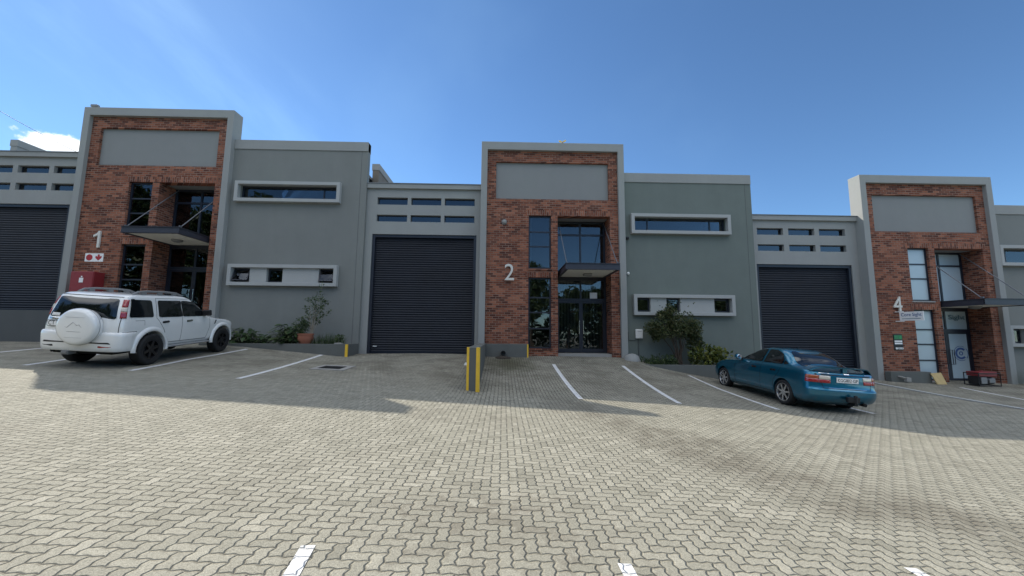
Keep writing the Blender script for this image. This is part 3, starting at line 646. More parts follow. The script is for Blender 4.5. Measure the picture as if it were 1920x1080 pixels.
lg = ring(MB(), 19.52, -0.72, 0.165, 0.245, 42, 318, 16.226).build('door_emblem', M['signblue'], U4)
for r0_, r1_, a0_, a1_ in ((0.295, 0.315, 60, 300), (0.295, 0.315, -40, 40), (0.05, 0.085, 0, 360)): ring(MB(), 19.52, -0.72, r0_, r1_, a0_, a1_, 16.226).build('emblem_ring', M['signblue'], lg)
# ------------------------------------------------------------------ low walls and planters
def low_box(name, pts, zt0, zt1, label, cat, mat=None, depth=0.6):
    b = [(x, y, gz(x, y)-depth) for x, y in pts]; t = [(x, y, zt0 if i in (0, 1) else zt1) for i, (x, y) in enumerate(pts)]
    return b, t
w = thing('dividing_wall', (-0.8, 12.2, gz(-0.8, 12.2)), 'low grey stub wall with two yellow corner stripes jutting out beside the middle roller door', 'wall')
P = [(-0.835, 9.30), (-0.56, 9.15), (-0.66, 15.26), (-0.925, 15.26)]
MB().hexa([(x, y, gz(x, y)-0.4) for x, y in P], [(P[0][0], P[0][1], -0.37), (P[1][0], P[1][1], -0.37), (P[2][0], P[2][1], -0.45), (P[3][0], P[3][1], -0.45)]).build('wall_body', M['lowwall'], w, bevel=0.01)
A_, B_ = Vector((P[0][0], P[0][1], 0)), Vector((P[1][0], P[1][1], 0)); e_ = (B_-A_).normalized(); o_ = Vector((e_.y, -e_.x, 0)); L_ = (B_-A_).length
for t0, t1 in ((-0.010, 0.055), (L_-0.062, L_+0.010)):
    q = [A_+e_*t0+o_*0.008, A_+e_*t1+o_*0.008, A_+e_*t1-o_*0.05, A_+e_*t0-o_*0.05]
    MB().hexa([(p.x, p.y, gz(p.x, p.y)-0.05) for p in q], [(p.x, p.y, -0.368) for p in q]).build('yellow_stripe', M['yellow'], w)
w = thing('kerb_wall', (0.2, 15.1, gz(0.2, 15.1)), 'low grey wall with one yellow end stripe under the number 2', 'wall')
MB().box(-0.70, 0.98, 15.02, 15.265, -1.4, -0.46).build('wall_body', M['lowwall'], w, bevel=0.01)
MB().box(0.935, 0.988, 15.012, 15.262, -1.38, -0.464).build('yellow_stripe', M['yellow'], w)
w = thing('kerb_wall', (16.0, 15.1, gz(16, 15.1)), 'low grey wall beneath the plaques beside entrance 4', 'wall')
MB().box(15.15, 16.78, 15.02, 15.265, -2.5, -1.40).build('wall_body', M['lowwall'], w, bevel=0.01)
w = thing('planter_box', (-8.4, 14.9, -0.7), 'grey planter kerb wall with yellow corner below the office windows of unit 1', 'planter')
MB().box(-11.0, -5.66, 14.38, 14.50, -1.5, -0.50).box(-5.78, -5.66, 14.50, 15.49, -1.5, -0.502).build('planter_wall', M['lowwall'], w, bevel=0.008)
MB().box(-5.74, -5.652, 14.372, 14.43, -1.45, -0.503).build('yellow_stripe', M['yellow'], w)
MB().box(-11.0, -5.78, 14.50, 15.49, -1.2, -0.56).build('soil_bed', M['soil'], w)
w = thing('planter_box', (7.5, 14.9, -1.3), 'grey planter kerb wall beside the blue car below the office windows of unit 2', 'planter')
MB().box(5.15, 10.2, 14.38, 14.50, -2.4, -1.15).box(10.08, 10.2, 14.50, 15.49, -2.4, -1.152).build('planter_wall', M['lowwall'], w, bevel=0.008)
MB().box(5.05, 10.08, 14.50, 15.49, -2.0, -1.21).build('soil_bed', M['soil'], w)
w = thing('concrete_haunch', (4.95, 15.0, -1.1), 'rounded pale concrete lump at the foot of the portal right of door 2', 'kerb')
MB().lathe([(0.0, 0.42), (0.12, 0.40), (0.25, 0.32), (0.32, 0.15), (0.34, -0.3)], (5.02, 15.1, -1.2), n=20).build('concrete_body', M['frame'], w, smooth=50)

# ------------------------------------------------------------------ wall-mounted things
s = thing('fire_sign', (-16.15, 15.4, 2.75), 'white fire equipment sign with red disc and red down arrow under number 1', 'sign')
MB().box(-16.51, -15.81, YB-0.02, YB-0.002, 2.60, 2.93).build('sign_plate', M['signwhite'], s)
dm = MB(); ring(dm, -16.34, 2.765, 0.0, 0.122, 0, 360, YB-0.026, t=0.005); dm.build('red_disc', M['signred'], s)
MB().prism([(-16.02, 2.89), (-15.95, 2.89), (-15.95, 2.80), (-15.87, 2.83), (-15.87, 2.75), (-15.985, 2.645), (-16.10, 2.75), (-16.10, 2.83), (-16.02, 2.80)], YB-0.026, YB-0.021).build('red_arrow', M['signred'], s)
c = thing('hose_cabinet', (-16.1, 15.2, 0.6), 'red fire hose cabinet on the brick behind the white car', 'cabinet')
MB().box(-16.52, -15.66, 15.0, YB-0.003, 0.95, 2.15).build('cabinet_body', M['cabred'], c, bevel=0.015)
MB().box(-16.50, -15.68, 14.985, 14.999, 0.98, 2.12).build('cabinet_door', M['cabred'], c, bevel=0.005)
MB().box(-16.17, -16.02, 14.978, 14.984, 1.72, 1.90).box(-16.11, -16.06, 14.976, 14.984, 1.92, 1.97).build('cabinet_label', M['signwhite'], c)
b = thing('meter_box', (5.44, 15.45, 0), 'small white plastic box with conduit on the grey wall right of door 2', 'box')
MB().box(5.29, 5.58, YO-0.13, YO-0.002, -0.21, 0.16).build('box_body', M['white'], b, bevel=0.03)
MB().box(5.35, 5.52, YO-0.134, YO-0.128, 0.075, 0.085).build('vent_slot', M['black'], b)
MB().tube([(5.42, YO-0.03, -0.22), (5.42, YO-0.03, -1.2)], 0.014).tube([(5.3, YO-0.02, -0.28), (5.02, YO-0.02, -0.28), (5.02, YO-0.02, 0.05)], 0.012).build('conduit', M['plinth'], b)
l = thing('bulkhead_lamp', (0, 15.4, 4.47), 'round pale bulkhead lamp on the brick above number 2', 'lamp')
MB().lathe([(0.0, -0.08), (0.05, -0.076), (0.085, -0.05), (0.092, -0.002)], (-0.0, YB, 4.47), axis='Y', n=20).build('lamp_glass', M['concrete'], l, smooth=50)
MB().lathe([(0.094, -0.04), (0.112, -0.035), (0.112, -0.002), (0.094, -0.002)], (0.0, YB, 4.47), axis='Y', n=20).build('lamp_rim', M['grey'], l, smooth=40)
l = MB().box(5.02, 5.12, YO-0.10, YO-0.002, 3.83, 3.93).cyl((5.07, YO-0.1, 3.86), (5.05, YO-0.2, 3.83), 0.03).build('wall_camera', M['black']); tag(l, 'small black camera high on the grey wall right of the number 2 portal', 'camera')
l = MB().lathe([(0, 0.06), (0.04, 0.045), (0.06, 0.0), (0.04, -0.06), (0, -0.07)], (5.06, YO-0.07, 2.42), n=12).build('motion_sensor', M['white'], smooth=60); tag(l, 'small white sensor beside the canopy of door 2 on the grey wall', 'sensor')
v = thing('wind_vane', (2.43, 15.65, 7.85), 'small yellow wind spinner on a post above the number 2 portal', 'wind spinner')
MB().cyl((2.43, 15.65, 7.85), (2.43, 15.65, 8.07), 0.012, n=8).box(2.40, 2.46, 15.6, 15.7, 8.02, 8.07).build('post', M['grey'], v)
MB().prism([(2.43, 8.05), (2.47, 8.09), (2.57, 8.145), (2.585, 8.10), (2.50, 8.045)], 15.57, 15.60).prism([(2.42, 8.04), (2.37, 8.09), (2.29, 8.12), (2.285, 8.06), (2.36, 8.03)], 15.57, 15.60).build('blades', M['yellow'], v)
fl = thing('flood_light', (-16.95, 15.5, 8.98), 'small grey floodlight on the top left corner of the number 1 portal', 'lamp')
MB().box(-17.05, -16.78, 15.33, 15.45, 9.04, 9.14).build('lamp_head', M['grey'], fl, bevel=0.01)
MB().cyl((-16.92, 15.45, 8.98), (-16.92, 15.45, 9.08), 0.02).build('bracket', M['grey'], fl)
# projecting sign, plaques
sg = thing('projecting_sign', (16.2, 14.9, 0.8), 'white projecting sign with blue lettering under the number 4', 'sign')
SX = 16.0; Dv = Vector((0.14, -1.0, 0)).normalized()
def sp(t, z, off=0.0):
    n = Vector((Dv.y, -Dv.x, 0)); return Vector((SX-0.02, YB, 0))+Dv*t+n*off+Vector((0, 0, z))
def slab(mb, t0, t1, z0, z1, o0, o1): mb.hexa([sp(t0, z0, o0), sp(t1, z0, o0), sp(t1, z0, o1), sp(t0, z0, o1)], [sp(t0, z1, o0), sp(t1, z1, o0), sp(t1, z1, o1), sp(t0, z1, o1)]); return mb
slab(MB(), 0.16, 0.96, 0.60, 0.95, -0.015, 0.015).build('sign_board', M['signwhite'], sg)
slab(slab(MB(), 0.0, 0.3, 0.95, 0.98, -0.012, 0.012), 0.0, 0.3, 0.565, 0.595, -0.012, 0.012).build('bracket', M['signwhite'], sg)
text_obj('sign_lettering', 'Core Sight', 0.165, 0.003, M['signblue'], sg, sp(0.56, 0.735, 0.019), right=tuple(Dv), align='CENTER', width=0.68, bold=0.0)
slab(MB(), 0.24, 0.87, 0.665, 0.685, 0.0155, 0.018).build('sign_subline', M['signteal'], sg)
pq = thing('plaque_stack', (15.98, 15.4, -0.25), 'dark board of small green and white plaques on the brick below number 4', 'sign')
MB().box(15.79, 16.16, YB-0.02, YB-0.002, -0.58, 0.06).build('backing_board', M['black'], pq)
MB().box(15.81, 16.14, YB-0.03, YB-0.021, -0.15, 0.03).build('green_plaque', M['signgreen'], pq)
MB().prism([(16.03, -0.04), (16.07, 0.01), (16.12, -0.04), (16.11, -0.10), (16.05, -0.13), (16.02, -0.09)], YB-0.034, YB-0.031).box(15.83, 15.99, YB-0.034, YB-0.031, -0.05, -0.03).box(15.83, 15.97, YB-0.034, YB-0.031, -0.10, -0.085).build('plaque_emblem', plain('emblem_green', (0.03, 0.30, 0.10)), pq)
pl = MB().box(15.82, 16.13, YB-0.03, YB-0.021, -0.25, -0.19).box(15.82, 16.13, YB-0.03, YB-0.021, -0.34, -0.275).box(15.84, 15.92, YB-0.03, YB-0.021, -0.54, -0.47).box(15.95, 16.15, YB-0.03, YB-0.021, -0.54, -0.47).build('white_plaque', M['signwhite'], pq)
for i_ in range(3): MB().box(15.97+0.06*i_, 16.005+0.06*i_, YB-0.033, YB-0.0305, -0.525, -0.485).build('plaque_text', M['grey'], pq)

# ------------------------------------------------------------------ small ground things
dr = thing('drain_cover', (-5.1, 11.6, gz(-5.1, 11.6)), 'dark steel drain cover in a concrete frame left of the middle roller door', 'drain cover')
def on_ground(mb, x0, x1, y0, y1, a, b):
    mb.hexa([(x, y, gz(x, y)+a) for x, y in ((x0,y0),(x1,y0),(x1,y1),(x0,y1))], [(x, y, gz(x, y)+b) for x, y in ((x0,y0),(x1,y0),(x1,y1),(x0,y1))]); return mb
f = MB(); on_ground(f, -5.42, -5.30, 11.16, 12.08, -0.05, 0.02); on_ground(f, -4.64, -4.47, 11.16, 12.08, -0.05, 0.02); on_ground(f, -5.30, -4.64, 11.16, 11.32, -0.05, 0.02); on_ground(f, -5.30, -4.64, 11.92, 12.08, -0.05, 0.02)
f.build('concrete_frame', M['concrete'], dr); f = on_ground(MB(), -5.30, -4.64, 11.32, 11.92, -0.05, 0.008)
for k in range(6): on_ground(f, -5.28, -4.66, 11.36+k*0.095, 11.39+k*0.095, 0.004, 0.016)
f.build('steel_lid', M['black'], dr)
vc = MB(); on_ground(vc, -1.28, -1.0, 13.1, 13.5, -0.04, 0.03); on_ground(vc, -1.24, -1.04, 13.16, 13.28, 0.026, 0.05); vc = vc.build('valve_cover', M['white'], bevel=0.006); tag(vc, 'small whitish valve cover on the paving beside the stub wall', 'drain cover')
oz = gz(0.02, 14.95)
oc = thing('drain_outlet', (0.02, 15.0, oz), 'black drain pipe outlet low in the grey wall under number 2', 'pipe')
MB().lathe([(0.07, 0.02), (0.095, 0.02), (0.095, -0.14), (0.07, -0.14)], (0.02, 15.02, oz+0.16), axis='Y', n=16, closed=True).build('pipe', M['black'], oc, smooth=40)
MB().lathe([(0.0, 0.06), (0.12, 0.05), (0.26, 0.02), (0.34, -0.03)], (0.02, 14.86, oz), n=14).build('debris_heap', M['soil'], oc, smooth=60)
tp = thing('wall_tap', (15.6, 14.95, -1.6), 'grey tap fitting on the low wall near the kerb strip', 'tap')
MB().tube([(15.45, 15.02, -1.58), (15.45, 14.9, -1.58), (15.62, 14.86, -1.66)], 0.035, 8).box(15.55, 15.72, 14.8, 14.92, -1.75, -1.6).build('tap_body', M['concrete'], tp, smooth=40)
bz_ = gz(16.95, 14.85); bd = MB().hexa([(16.76, 14.82, bz_), (17.14, 14.82, bz_), (17.14, 14.86, bz_), (16.76, 14.86, bz_)], [(16.70, 14.97, bz_+0.40), (17.11, 14.97, bz_+0.43), (17.11, 15.01, bz_+0.43), (16.70, 15.01, bz_+0.40)]).build('plywood_board', M['ply'], bevel=0.004); tag(bd, 'square of plywood leaning on the brick left of entrance 4', 'board')
# generator in front of entrance 4
gx0, gy0 = 18.45, 14.75; gg = gz(gx0, gy0)
ge = thing('generator', (gx0, gy0, gg), 'portable generator with red tank and black tube frame before entrance 4', 'generator')
fr = MB()
for y in (-0.24, 0.24):
    fr.tube([(gx0-0.42, gy0+y, gg+0.02), (gx0-0.42, gy0+y, gg+0.48), (gx0+0.42, gy0+y, gg+0.48), (gx0+0.42, gy0+y, gg+0.02), (gx0-0.42, gy0+y, gg+0.02)], 0.018)
for x in (-0.42, 0.42):
    for z in (0.02, 0.48): fr.cyl((gx0+x, gy0-0.24, gg+z), (gx0+x, gy0+0.24, gg+z), 0.018, n=8)
fr.build('tube_frame', M['black'], ge, smooth=40)
MB().box(gx0-0.36, gx0+0.36, gy0-0.21, gy0+0.21, gg+0.37, gg+0.54).cyl((gx0, gy0, gg+0.53), (gx0, gy0, gg+0.58), 0.05).build('fuel_tank', M['cabred'], ge, bevel=0.03)
MB().cyl((gx0-0.02, gy0, gg+0.2), (gx0+0.34, gy0, gg+0.2), 0.14, n=18).build('alternator', M['rod'], ge, smooth=40)
MB().box(gx0-0.36, gx0-0.04, gy0-0.17, gy0+0.17, gg+0.06, gg+0.36).build('engine_block', M['black'], ge, bevel=0.02)
MB().box(gx0-0.30, gx0-0.08, gy0-0.222, gy0-0.19, gg+0.10, gg+0.34).box(gx0+0.02, gx0+0.24, gy0-0.222, gy0-0.20, gg+0.14, gg+0.30).build('control_panel', M['grey'], ge)
oc = MB().tube([(-39-k*0+k*1.75, 30, 16.4-0.78*k-0.02*k*(8-k)) for k in range(-4, 10)], 0.018, 5).build('overhead_cable', M['black']); tag(oc, 'thin overhead cable crossing the sky at the far left', 'cable')

# ------------------------------------------------------------------ plants
def leaves(mb, pts, size, dirs=None, aspect=0.45, droop=0.0, jitter=0.9):
    n = len(pts); pts = np.asarray(pts, float)
    d = np.random.normal(size=(n, 3)) if dirs is None else np.asarray(dirs)+np.random.normal(size=(n, 3))*jitter
    d[:, 2] -= droop; d /= np.linalg.norm(d, axis=1)[:, None]
    s = np.cross(d, np.random.normal(size=(n, 3))); s /= np.linalg.norm(s, axis=1)[:, None]; nn = np.cross(d, s)
    L = size*np.random.uniform(0.6, 1.25, n)[:, None]; wd = L*aspect*0.5
    p0 = pts; p1 = pts+d*L*0.5+s*wd+nn*L*0.06; p2 = pts+d*L-nn*L*0.08; p3 = pts+d*L*0.5-s*wd+nn*L*0.06
    V = np.stack([p0, p1, p2, p3], 1).reshape(-1, 3)
    mb.add(V.tolist(), [q for i in range(n) for q in ((4*i, 4*i+1, 4*i+2), (4*i, 4*i+2, 4*i+3))]); return mb
def clump_points(centers, radii, n):
    c = np.asarray(centers); k = np.random.randint(0, len(c), n); d = np.random.normal(size=(n, 3)); d /= np.linalg.norm(d, axis=1)[:, None]
    return c[k]+d*(np.asarray(radii)[k]*np.random.uniform(0.35, 1.0, n)**0.5)[:, None], d
# rounded shrub on bare stems
bx, by, bz = 6.85, 14.98, -1.22
sh = thing('shrub', (bx, by, bz), 'tall rounded dark green shrub on bare stems in front of the lower office window', 'shrub')
st = MB(); cs = []; rs = []
for k in range(13):
    a = random.uniform(0, 6.28); q = random.uniform(0.2, 1.0)
    tx, ty, tz = bx-0.25+math.cos(a)*0.78*q, by-0.12+math.sin(a)*0.30*q, random.uniform(0.05, 0.42)
    m_ = (bx+(tx-bx)*0.35+random.uniform(-.08, .08), by+(ty-by)*0.4, bz+(tz-bz)*0.5)
    st.tube([(bx+random.uniform(-.16, .16), by+random.uniform(-.08, .08), bz-0.05), m_, (tx, ty, tz)], [0.028, 0.018, 0.008], 5)
st.build('stems', M['bark'], sh)
for k in range(70):
    a = random.uniform(0, 6.28); q = math.sqrt(random.random()); hx_ = math.cos(a)*0.95*q
    cs.append((bx-0.25+hx_, by-0.12+math.sin(a)*0.36*q, 0.02+random.random()*(0.78*(1-(hx_/1.15)**2)))); rs.append(random.uniform(0.15, 0.25))
for k in range(9): cs.append((bx-0.38+random.uniform(-.40, .34), by-0.05, 0.78+random.uniform(-.12, .26))); rs.append(0.13)
for k in range(13): cs.append((bx+0.45+random.uniform(-.15, .32), by-0.1, -0.10+random.uniform(-.38, .15))); rs.append(0.17)
for k in range(6): cs.append((bx-0.85+random.uniform(-.2, .2), by-0.1, -0.02+random.uniform(-.2, .15))); rs.append(0.14)
p, d = clump_points(cs, rs, 10500); fb = leaves(MB(), p, 0.085, d, 0.5)
tw = np.array([(bx-0.85+0.2*i+random.uniform(-.05, .05), by-0.1, 0.85+random.uniform(0, .4)) for i in range(8) for _ in range(3)])
leaves(fb, tw, 0.08); fb.build('foliage', M['leaf_bush'], sh, flip=False)
# yellow-green bush
sh = thing('shrub', (7.95, 14.85, -1.22), 'low yellow green bush in the planter beside the blue car', 'shrub')
cs = [(7.55+random.uniform(-.25, .95), 14.78+random.uniform(-.2, .25), -0.95+random.uniform(-.2, .42)) for _ in range(26)]
p, d = clump_points(cs, [0.2]*len(cs), 950); leaves(MB(), p, 0.15, d, 0.55, 0.2).build('foliage', M['leaf_yellow'], sh, flip=False)
MB().tube([(7.9, 14.85, -1.25), (7.7, 14.8, -0.9), (7.5, 14.75, -0.7)], 0.015).tube([(7.95, 14.85, -1.25), (8.2, 14.8, -0.8)], 0.015).build('stems', M['bark'], sh)
sh = thing('shrub', (5.9, 14.8, -1.22), 'low dark green plants at the left end of the planter by door 2', 'plants')
cs = [(5.55+random.uniform(-.2, .95), 14.8+random.uniform(-.2, .3), -1.12+random.uniform(-.06, .16)) for _ in range(18)]
p, d = clump_points(cs, [0.15]*len(cs), 700); leaves(MB(), p, 0.13, d, 0.4, -0.2).build('foliage', M['leaf_dark'], sh, flip=False)
# broad-leaved clumps in the left planter
def broad(x, y, z, r, h, n, size, label):
    t_ = thing('leafy_plant', (x, y, z), label, 'plant', None)
    mb = MB(); stm = MB()
    for k in range(n):
        a = random.uniform(0, 6.28); e = random.uniform(0.15, 1.0); q = r*random.uniform(0.15, 1)
        b_ = Vector((x+math.cos(a)*q*0.35, y+math.sin(a)*q*0.2, z)); tip = Vector((x+math.cos(a)*q, y+math.sin(a)*q*0.5, z+h*e*(1-0.35*(q/r)**2)))
        stm.tube([b_, (b_+tip)/2+Vector((0, 0, 0.05)), tip], 0.006, 4)
        dv = Vector((math.cos(a)+random.uniform(-.5, .5), math.sin(a)*0.7-0.35, random.uniform(-0.35, 0.55))).normalized(); sd_ = dv.cross(Vector((random.uniform(-.4, .4), random.uniform(-.4, .1), 1))).normalized()
        L = size*random.uniform(0.6, 1.2); up = sd_.cross(dv); row = []
        for f_, wv in ((0, 0.02), (0.3, 0.42), (0.6, 0.40), (0.85, 0.2), (1.0, 0.01)):
            c_ = tip+dv*L*f_-up*L*0.35*f_*f_
            row += [c_+sd_*L*wv*0.62, c_+up*L*-0.04, c_-sd_*L*wv*0.62]
        mb.add(row, [q_ for i_ in range(4) for q_ in ((3*i_, 3*i_+3, 3*i_+4, 3*i_+1), (3*i_+1, 3*i_+4, 3*i_+5, 3*i_+2))])
    stm.build('stems', M['leaf_dark'], t_); mb.build('foliage', M['leaf_broad'], t_, smooth=60, flip=False)
broad(-9.75, 14.85, -0.58, 0.70, 0.66, 150, 0.22, 'sprawling broad-leaved plant in the planter just right of the white car')
broad(-8.05, 14.8, -0.58, 0.62, 0.85, 150, 0.26, 'broad-leaved clump in the planter left of the terracotta pot')
broad(-8.95, 14.8, -0.58, 0.45, 0.40, 80, 0.17, 'low green plant between the two bigger leafy clumps in the left planter')
sh = thing('grass_tuft', (-6.5, 14.9, -0.56), 'tuft of fine green grass in the planter right of the terracotta pot', 'grass')
gr = MB()
for k in range(330):
    x = -6.75+random.uniform(-0.45, 0.75); y = 14.85+random.uniform(-.25, .35); a = random.uniform(0, 6.28); L = random.uniform(0.2, 0.55)*(1-0.4*abs(x+6.6)); o_ = random.uniform(0.05, 0.25)
    p0 = Vector((x, y, -0.57)); p1 = p0+Vector((math.cos(a)*o_*0.4, math.sin(a)*o_*0.4, L*0.65)); p2 = p0+Vector((math.cos(a)*o_, math.sin(a)*o_, L)); sdv = Vector((-math.sin(a), math.cos(a), 0))*0.007
    gr.add([p0-sdv, p0+sdv, p1+sdv*.8, p1-sdv*.8, p2], [(0, 1, 2, 3), (3, 2, 4)])
gr.build('blades', M['leaf_dark'], sh, flip=False)
# potted plant
pp = thing('potted_plant', (-7.35, 14.62, -0.52), 'terracotta pot with a tall thin shrub standing on the planter wall', 'potted plant')
MB().lathe([(0.0, 0.0), (0.20, 0.0), (0.255, 0.12), (0.275, 0.22), (0.262, 0.30), (0.265, 0.32), (0.285, 0.325), (0.285, 0.375), (0.25, 0.375), (0.245, 0.32), (0.0, 0.31)], (-7.35, 14.70, -0.50), n=28).build('pot', M['terracotta'], pp, smooth=40)
stm = MB(); lv = []; ld = []
px0, pz0_ = -7.16, -0.18
for (dx, dz, n_, rr_q) in ((.33, 1.31, 60, .13), (.47, 1.24, 46, .10), (-.09, 1.30, 40, .10), (.10, 1.38, 34, .10), (-.28, .96, 36, .11), (.09, 1.07, 48, .12), (.23, .93, 60, .13), (.60, .89, 22, .09), (.33, .75, 50, .13), (.08, .62, 44, .12), (.42, 1.03, 50, .12), (-.12, .74, 30, .11), (.25, 1.86, 12, .10), (.19, 1.58, 20, .11), (.20, .50, 26, .10)):
    e_ = Vector((px0+dx, 14.72+random.uniform(-.16, .12), pz0_+dz)); b_ = Vector((px0+random.uniform(-.05, .05), 14.70, pz0_)); m_ = b_.lerp(e_, 0.55)+Vector((-dx*0.22, 0, 0.05))
    stm.tube([b_, m_, e_], [0.011, 0.008, 0.003], 5)
    for k in range(n_):
        v_ = Vector((random.gauss(0, 1), random.gauss(0, 1), random.gauss(0, 1))).normalized()*rr_q*random.uniform(.2, 1.15); lv.append(tuple(e_+v_)); ld.append(tuple(v_.normalized()))
    for k in range(7): q_ = m_.lerp(e_, random.random()); lv.append(tuple(q_)); ld.append((random.uniform(-1, 1), random.uniform(-1, 1), 0.3))
stm.build('stems', M['palebark'], pp)
leaves(MB(), lv, 0.078, ld, 0.5).build('foliage', M['leaf_sparse'], pp, flip=False)
cs = [(-7.48+random.uniform(-.16, .16), 14.68+random.uniform(-.1, .1), -0.02+random.uniform(-.08, .40)) for _ in range(14)]
p, d = clump_points(cs, [0.15]*14, 950); leaves(MB(), p, 0.07, d, 0.4, -0.4).build('underplanting', M['leaf_dark'], pp, flip=False)
ss = thing('succulent', (-6.03, 14.6, -0.5), 'small dark succulent on a pale block at the planter corner', 'plant')
MB().box(-6.16, -5.90, 14.42, 14.62, -0.50, -0.455).build('pale_block', M['concrete'], ss, bevel=0.01)
p, d = clump_points([(-6.03, 14.55, -0.30), (-5.98, 14.55, -0.25), (-6.1, 14.55, -0.28)], [0.1, 0.08, 0.08], 110); leaves(MB(), p, 0.09, d, 0.5, -0.4).build('foliage', M['leaf_dark'], ss, flip=False)
broad(21.0, 14.9, gz(21, 14.9), 0.45, 0.75, 60, 0.2, 'leafy plant at the far right edge below the windows of unit 4')

# trees across the yard, mirrored in the window glass
def tree_mesh(h, cr, seed, n):
    random.seed(seed); np.random.seed(seed); tr = MB(); cs = []; rs = []
    tr.tube([(0, 0, -0.3), (0.1, 0.05, h*0.25), (0.05, -0.1, h*0.5), (0, 0, h*0.8)], [0.26, 0.2, 0.14, 0.05], 8)
    for k in range(15):
        a = k*2.4; z = h*(0.28+0.04*k); L = cr*(1.0-0.45*abs(k-6)/9)*random.uniform(0.7, 1.0); e = Vector((math.cos(a)*L, math.sin(a)*L, z+L*0.45))
        tr.tube([(0, 0, z), tuple(Vector((0, 0, z)).lerp(e, 0.5)+Vector((0, 0, 0.15))), tuple(e)], [0.1, 0.06, 0.02], 6)
        for q in range(5):
            f_ = random.uniform(0.35, 1.1); cs.append((e.x*f_+random.uniform(-.5, .5), e.y*f_+random.uniform(-.5, .5), z+(e.z-z)*f_+random.uniform(-.4, .7))); rs.append(random.uniform(0.4, 0.95))
    for k in range(8): cs.append((random.uniform(-.8, .8), random.uniform(-.8, .8), h*random.uniform(0.8, 1.0))); rs.append(0.7)
    p, d = clump_points(cs, rs, n); return tr, leaves(MB(), p, 0.34, d, 0.6)
tpl = [tree_mesh(8.5, 2.7, 3, 7500), tree_mesh(8.0, 3.4, 5, 7500)]
made = {}
for i_, (x, y, k, s_, lab) in enumerate((
        (-47, -17, 0, 2.0, 'tallest dark tree across the yard, mirrored in the upper windows of unit 1'), (-38, -17, 1, 1.8, 'huge spreading tree across the yard mirrored in entrance 1'),
        (-30, -16, 0, 1.85, 'big leafy tree mirrored at the left of the long window of unit 1'), (-22, -18, 1, 1.75, 'big round tree mirrored at the right of the long window of unit 1'),
        (-13, -15, 1, 1.0, 'bushy tree across the yard opposite the drain cover'), (-6.5, -14, 1, 0.95, 'spreading tree across the yard opposite the middle roller door'),
        (-0.5, -15, 1, 0.9, 'broad tree across the yard mirrored beside the number 2'), (3.6, -14.5, 0, 1.12, 'slim upright tree mirrored in the narrow windows left of door 2'),
        (8.2, -15, 1, 0.85, 'wide bushy tree across the yard mirrored in the doors of unit 2'), (12.2, -16, 1, 0.9, 'rounded tree across the yard just right of the one mirrored in door 2'),
        (18, -16, 1, 0.95, 'leafy tree across the yard opposite the blue car'), (24.5, -15, 1, 1.0, 'tree across the yard mirrored in the last small window of unit 2'), (31, -16, 0, 1.0, 'tree across the yard farthest to the right of the row'))):
    r_ = thing('tree', (x, y, gz(x, y)), lab, 'tree', 'trees across the yard', rot=(0, 0, i_*1.3)); r_.scale = ((0.6 if 'slim' in lab else 1.0)*s_, s_, s_)
    if k not in made:
        t1 = tpl[k][0].build('trunk', M['bark'], r_, smooth=60, loc=(0, 0, 0)); t2 = tpl[k][1].build('crown', M['leaf_dark'], r_, flip=False, loc=(0, 0, 0)); made[k] = (t1, t2)
    else:
        for o in made[k]:
            c_ = o.copy(); COL.objects.link(c_); c_.parent = r_; c_.location = (0, 0, 0)
hd = thing('hedge', (-8, -19, gz(-8, -19)), 'long dark hedge behind the trees across the yard, mirrored in the glass doors', 'hedge')
n_ = 26000; hx_ = np.random.uniform(-58, 34, n_); hz_ = np.random.uniform(0, 1, n_)**0.8*(4.2+1.2*np.sin(hx_*0.9)+0.8*np.sin(hx_*2.3)); hy_ = -19+np.random.normal(0, 0.6, n_)
leaves(MB(), np.stack([hx_, hy_, ground_z(hx_, hy_)+hz_], 1), 0.42, None, 0.65).build('foliage', M['leaf_dark'], hd, flip=False)
random.seed(11); np.random.seed(11)

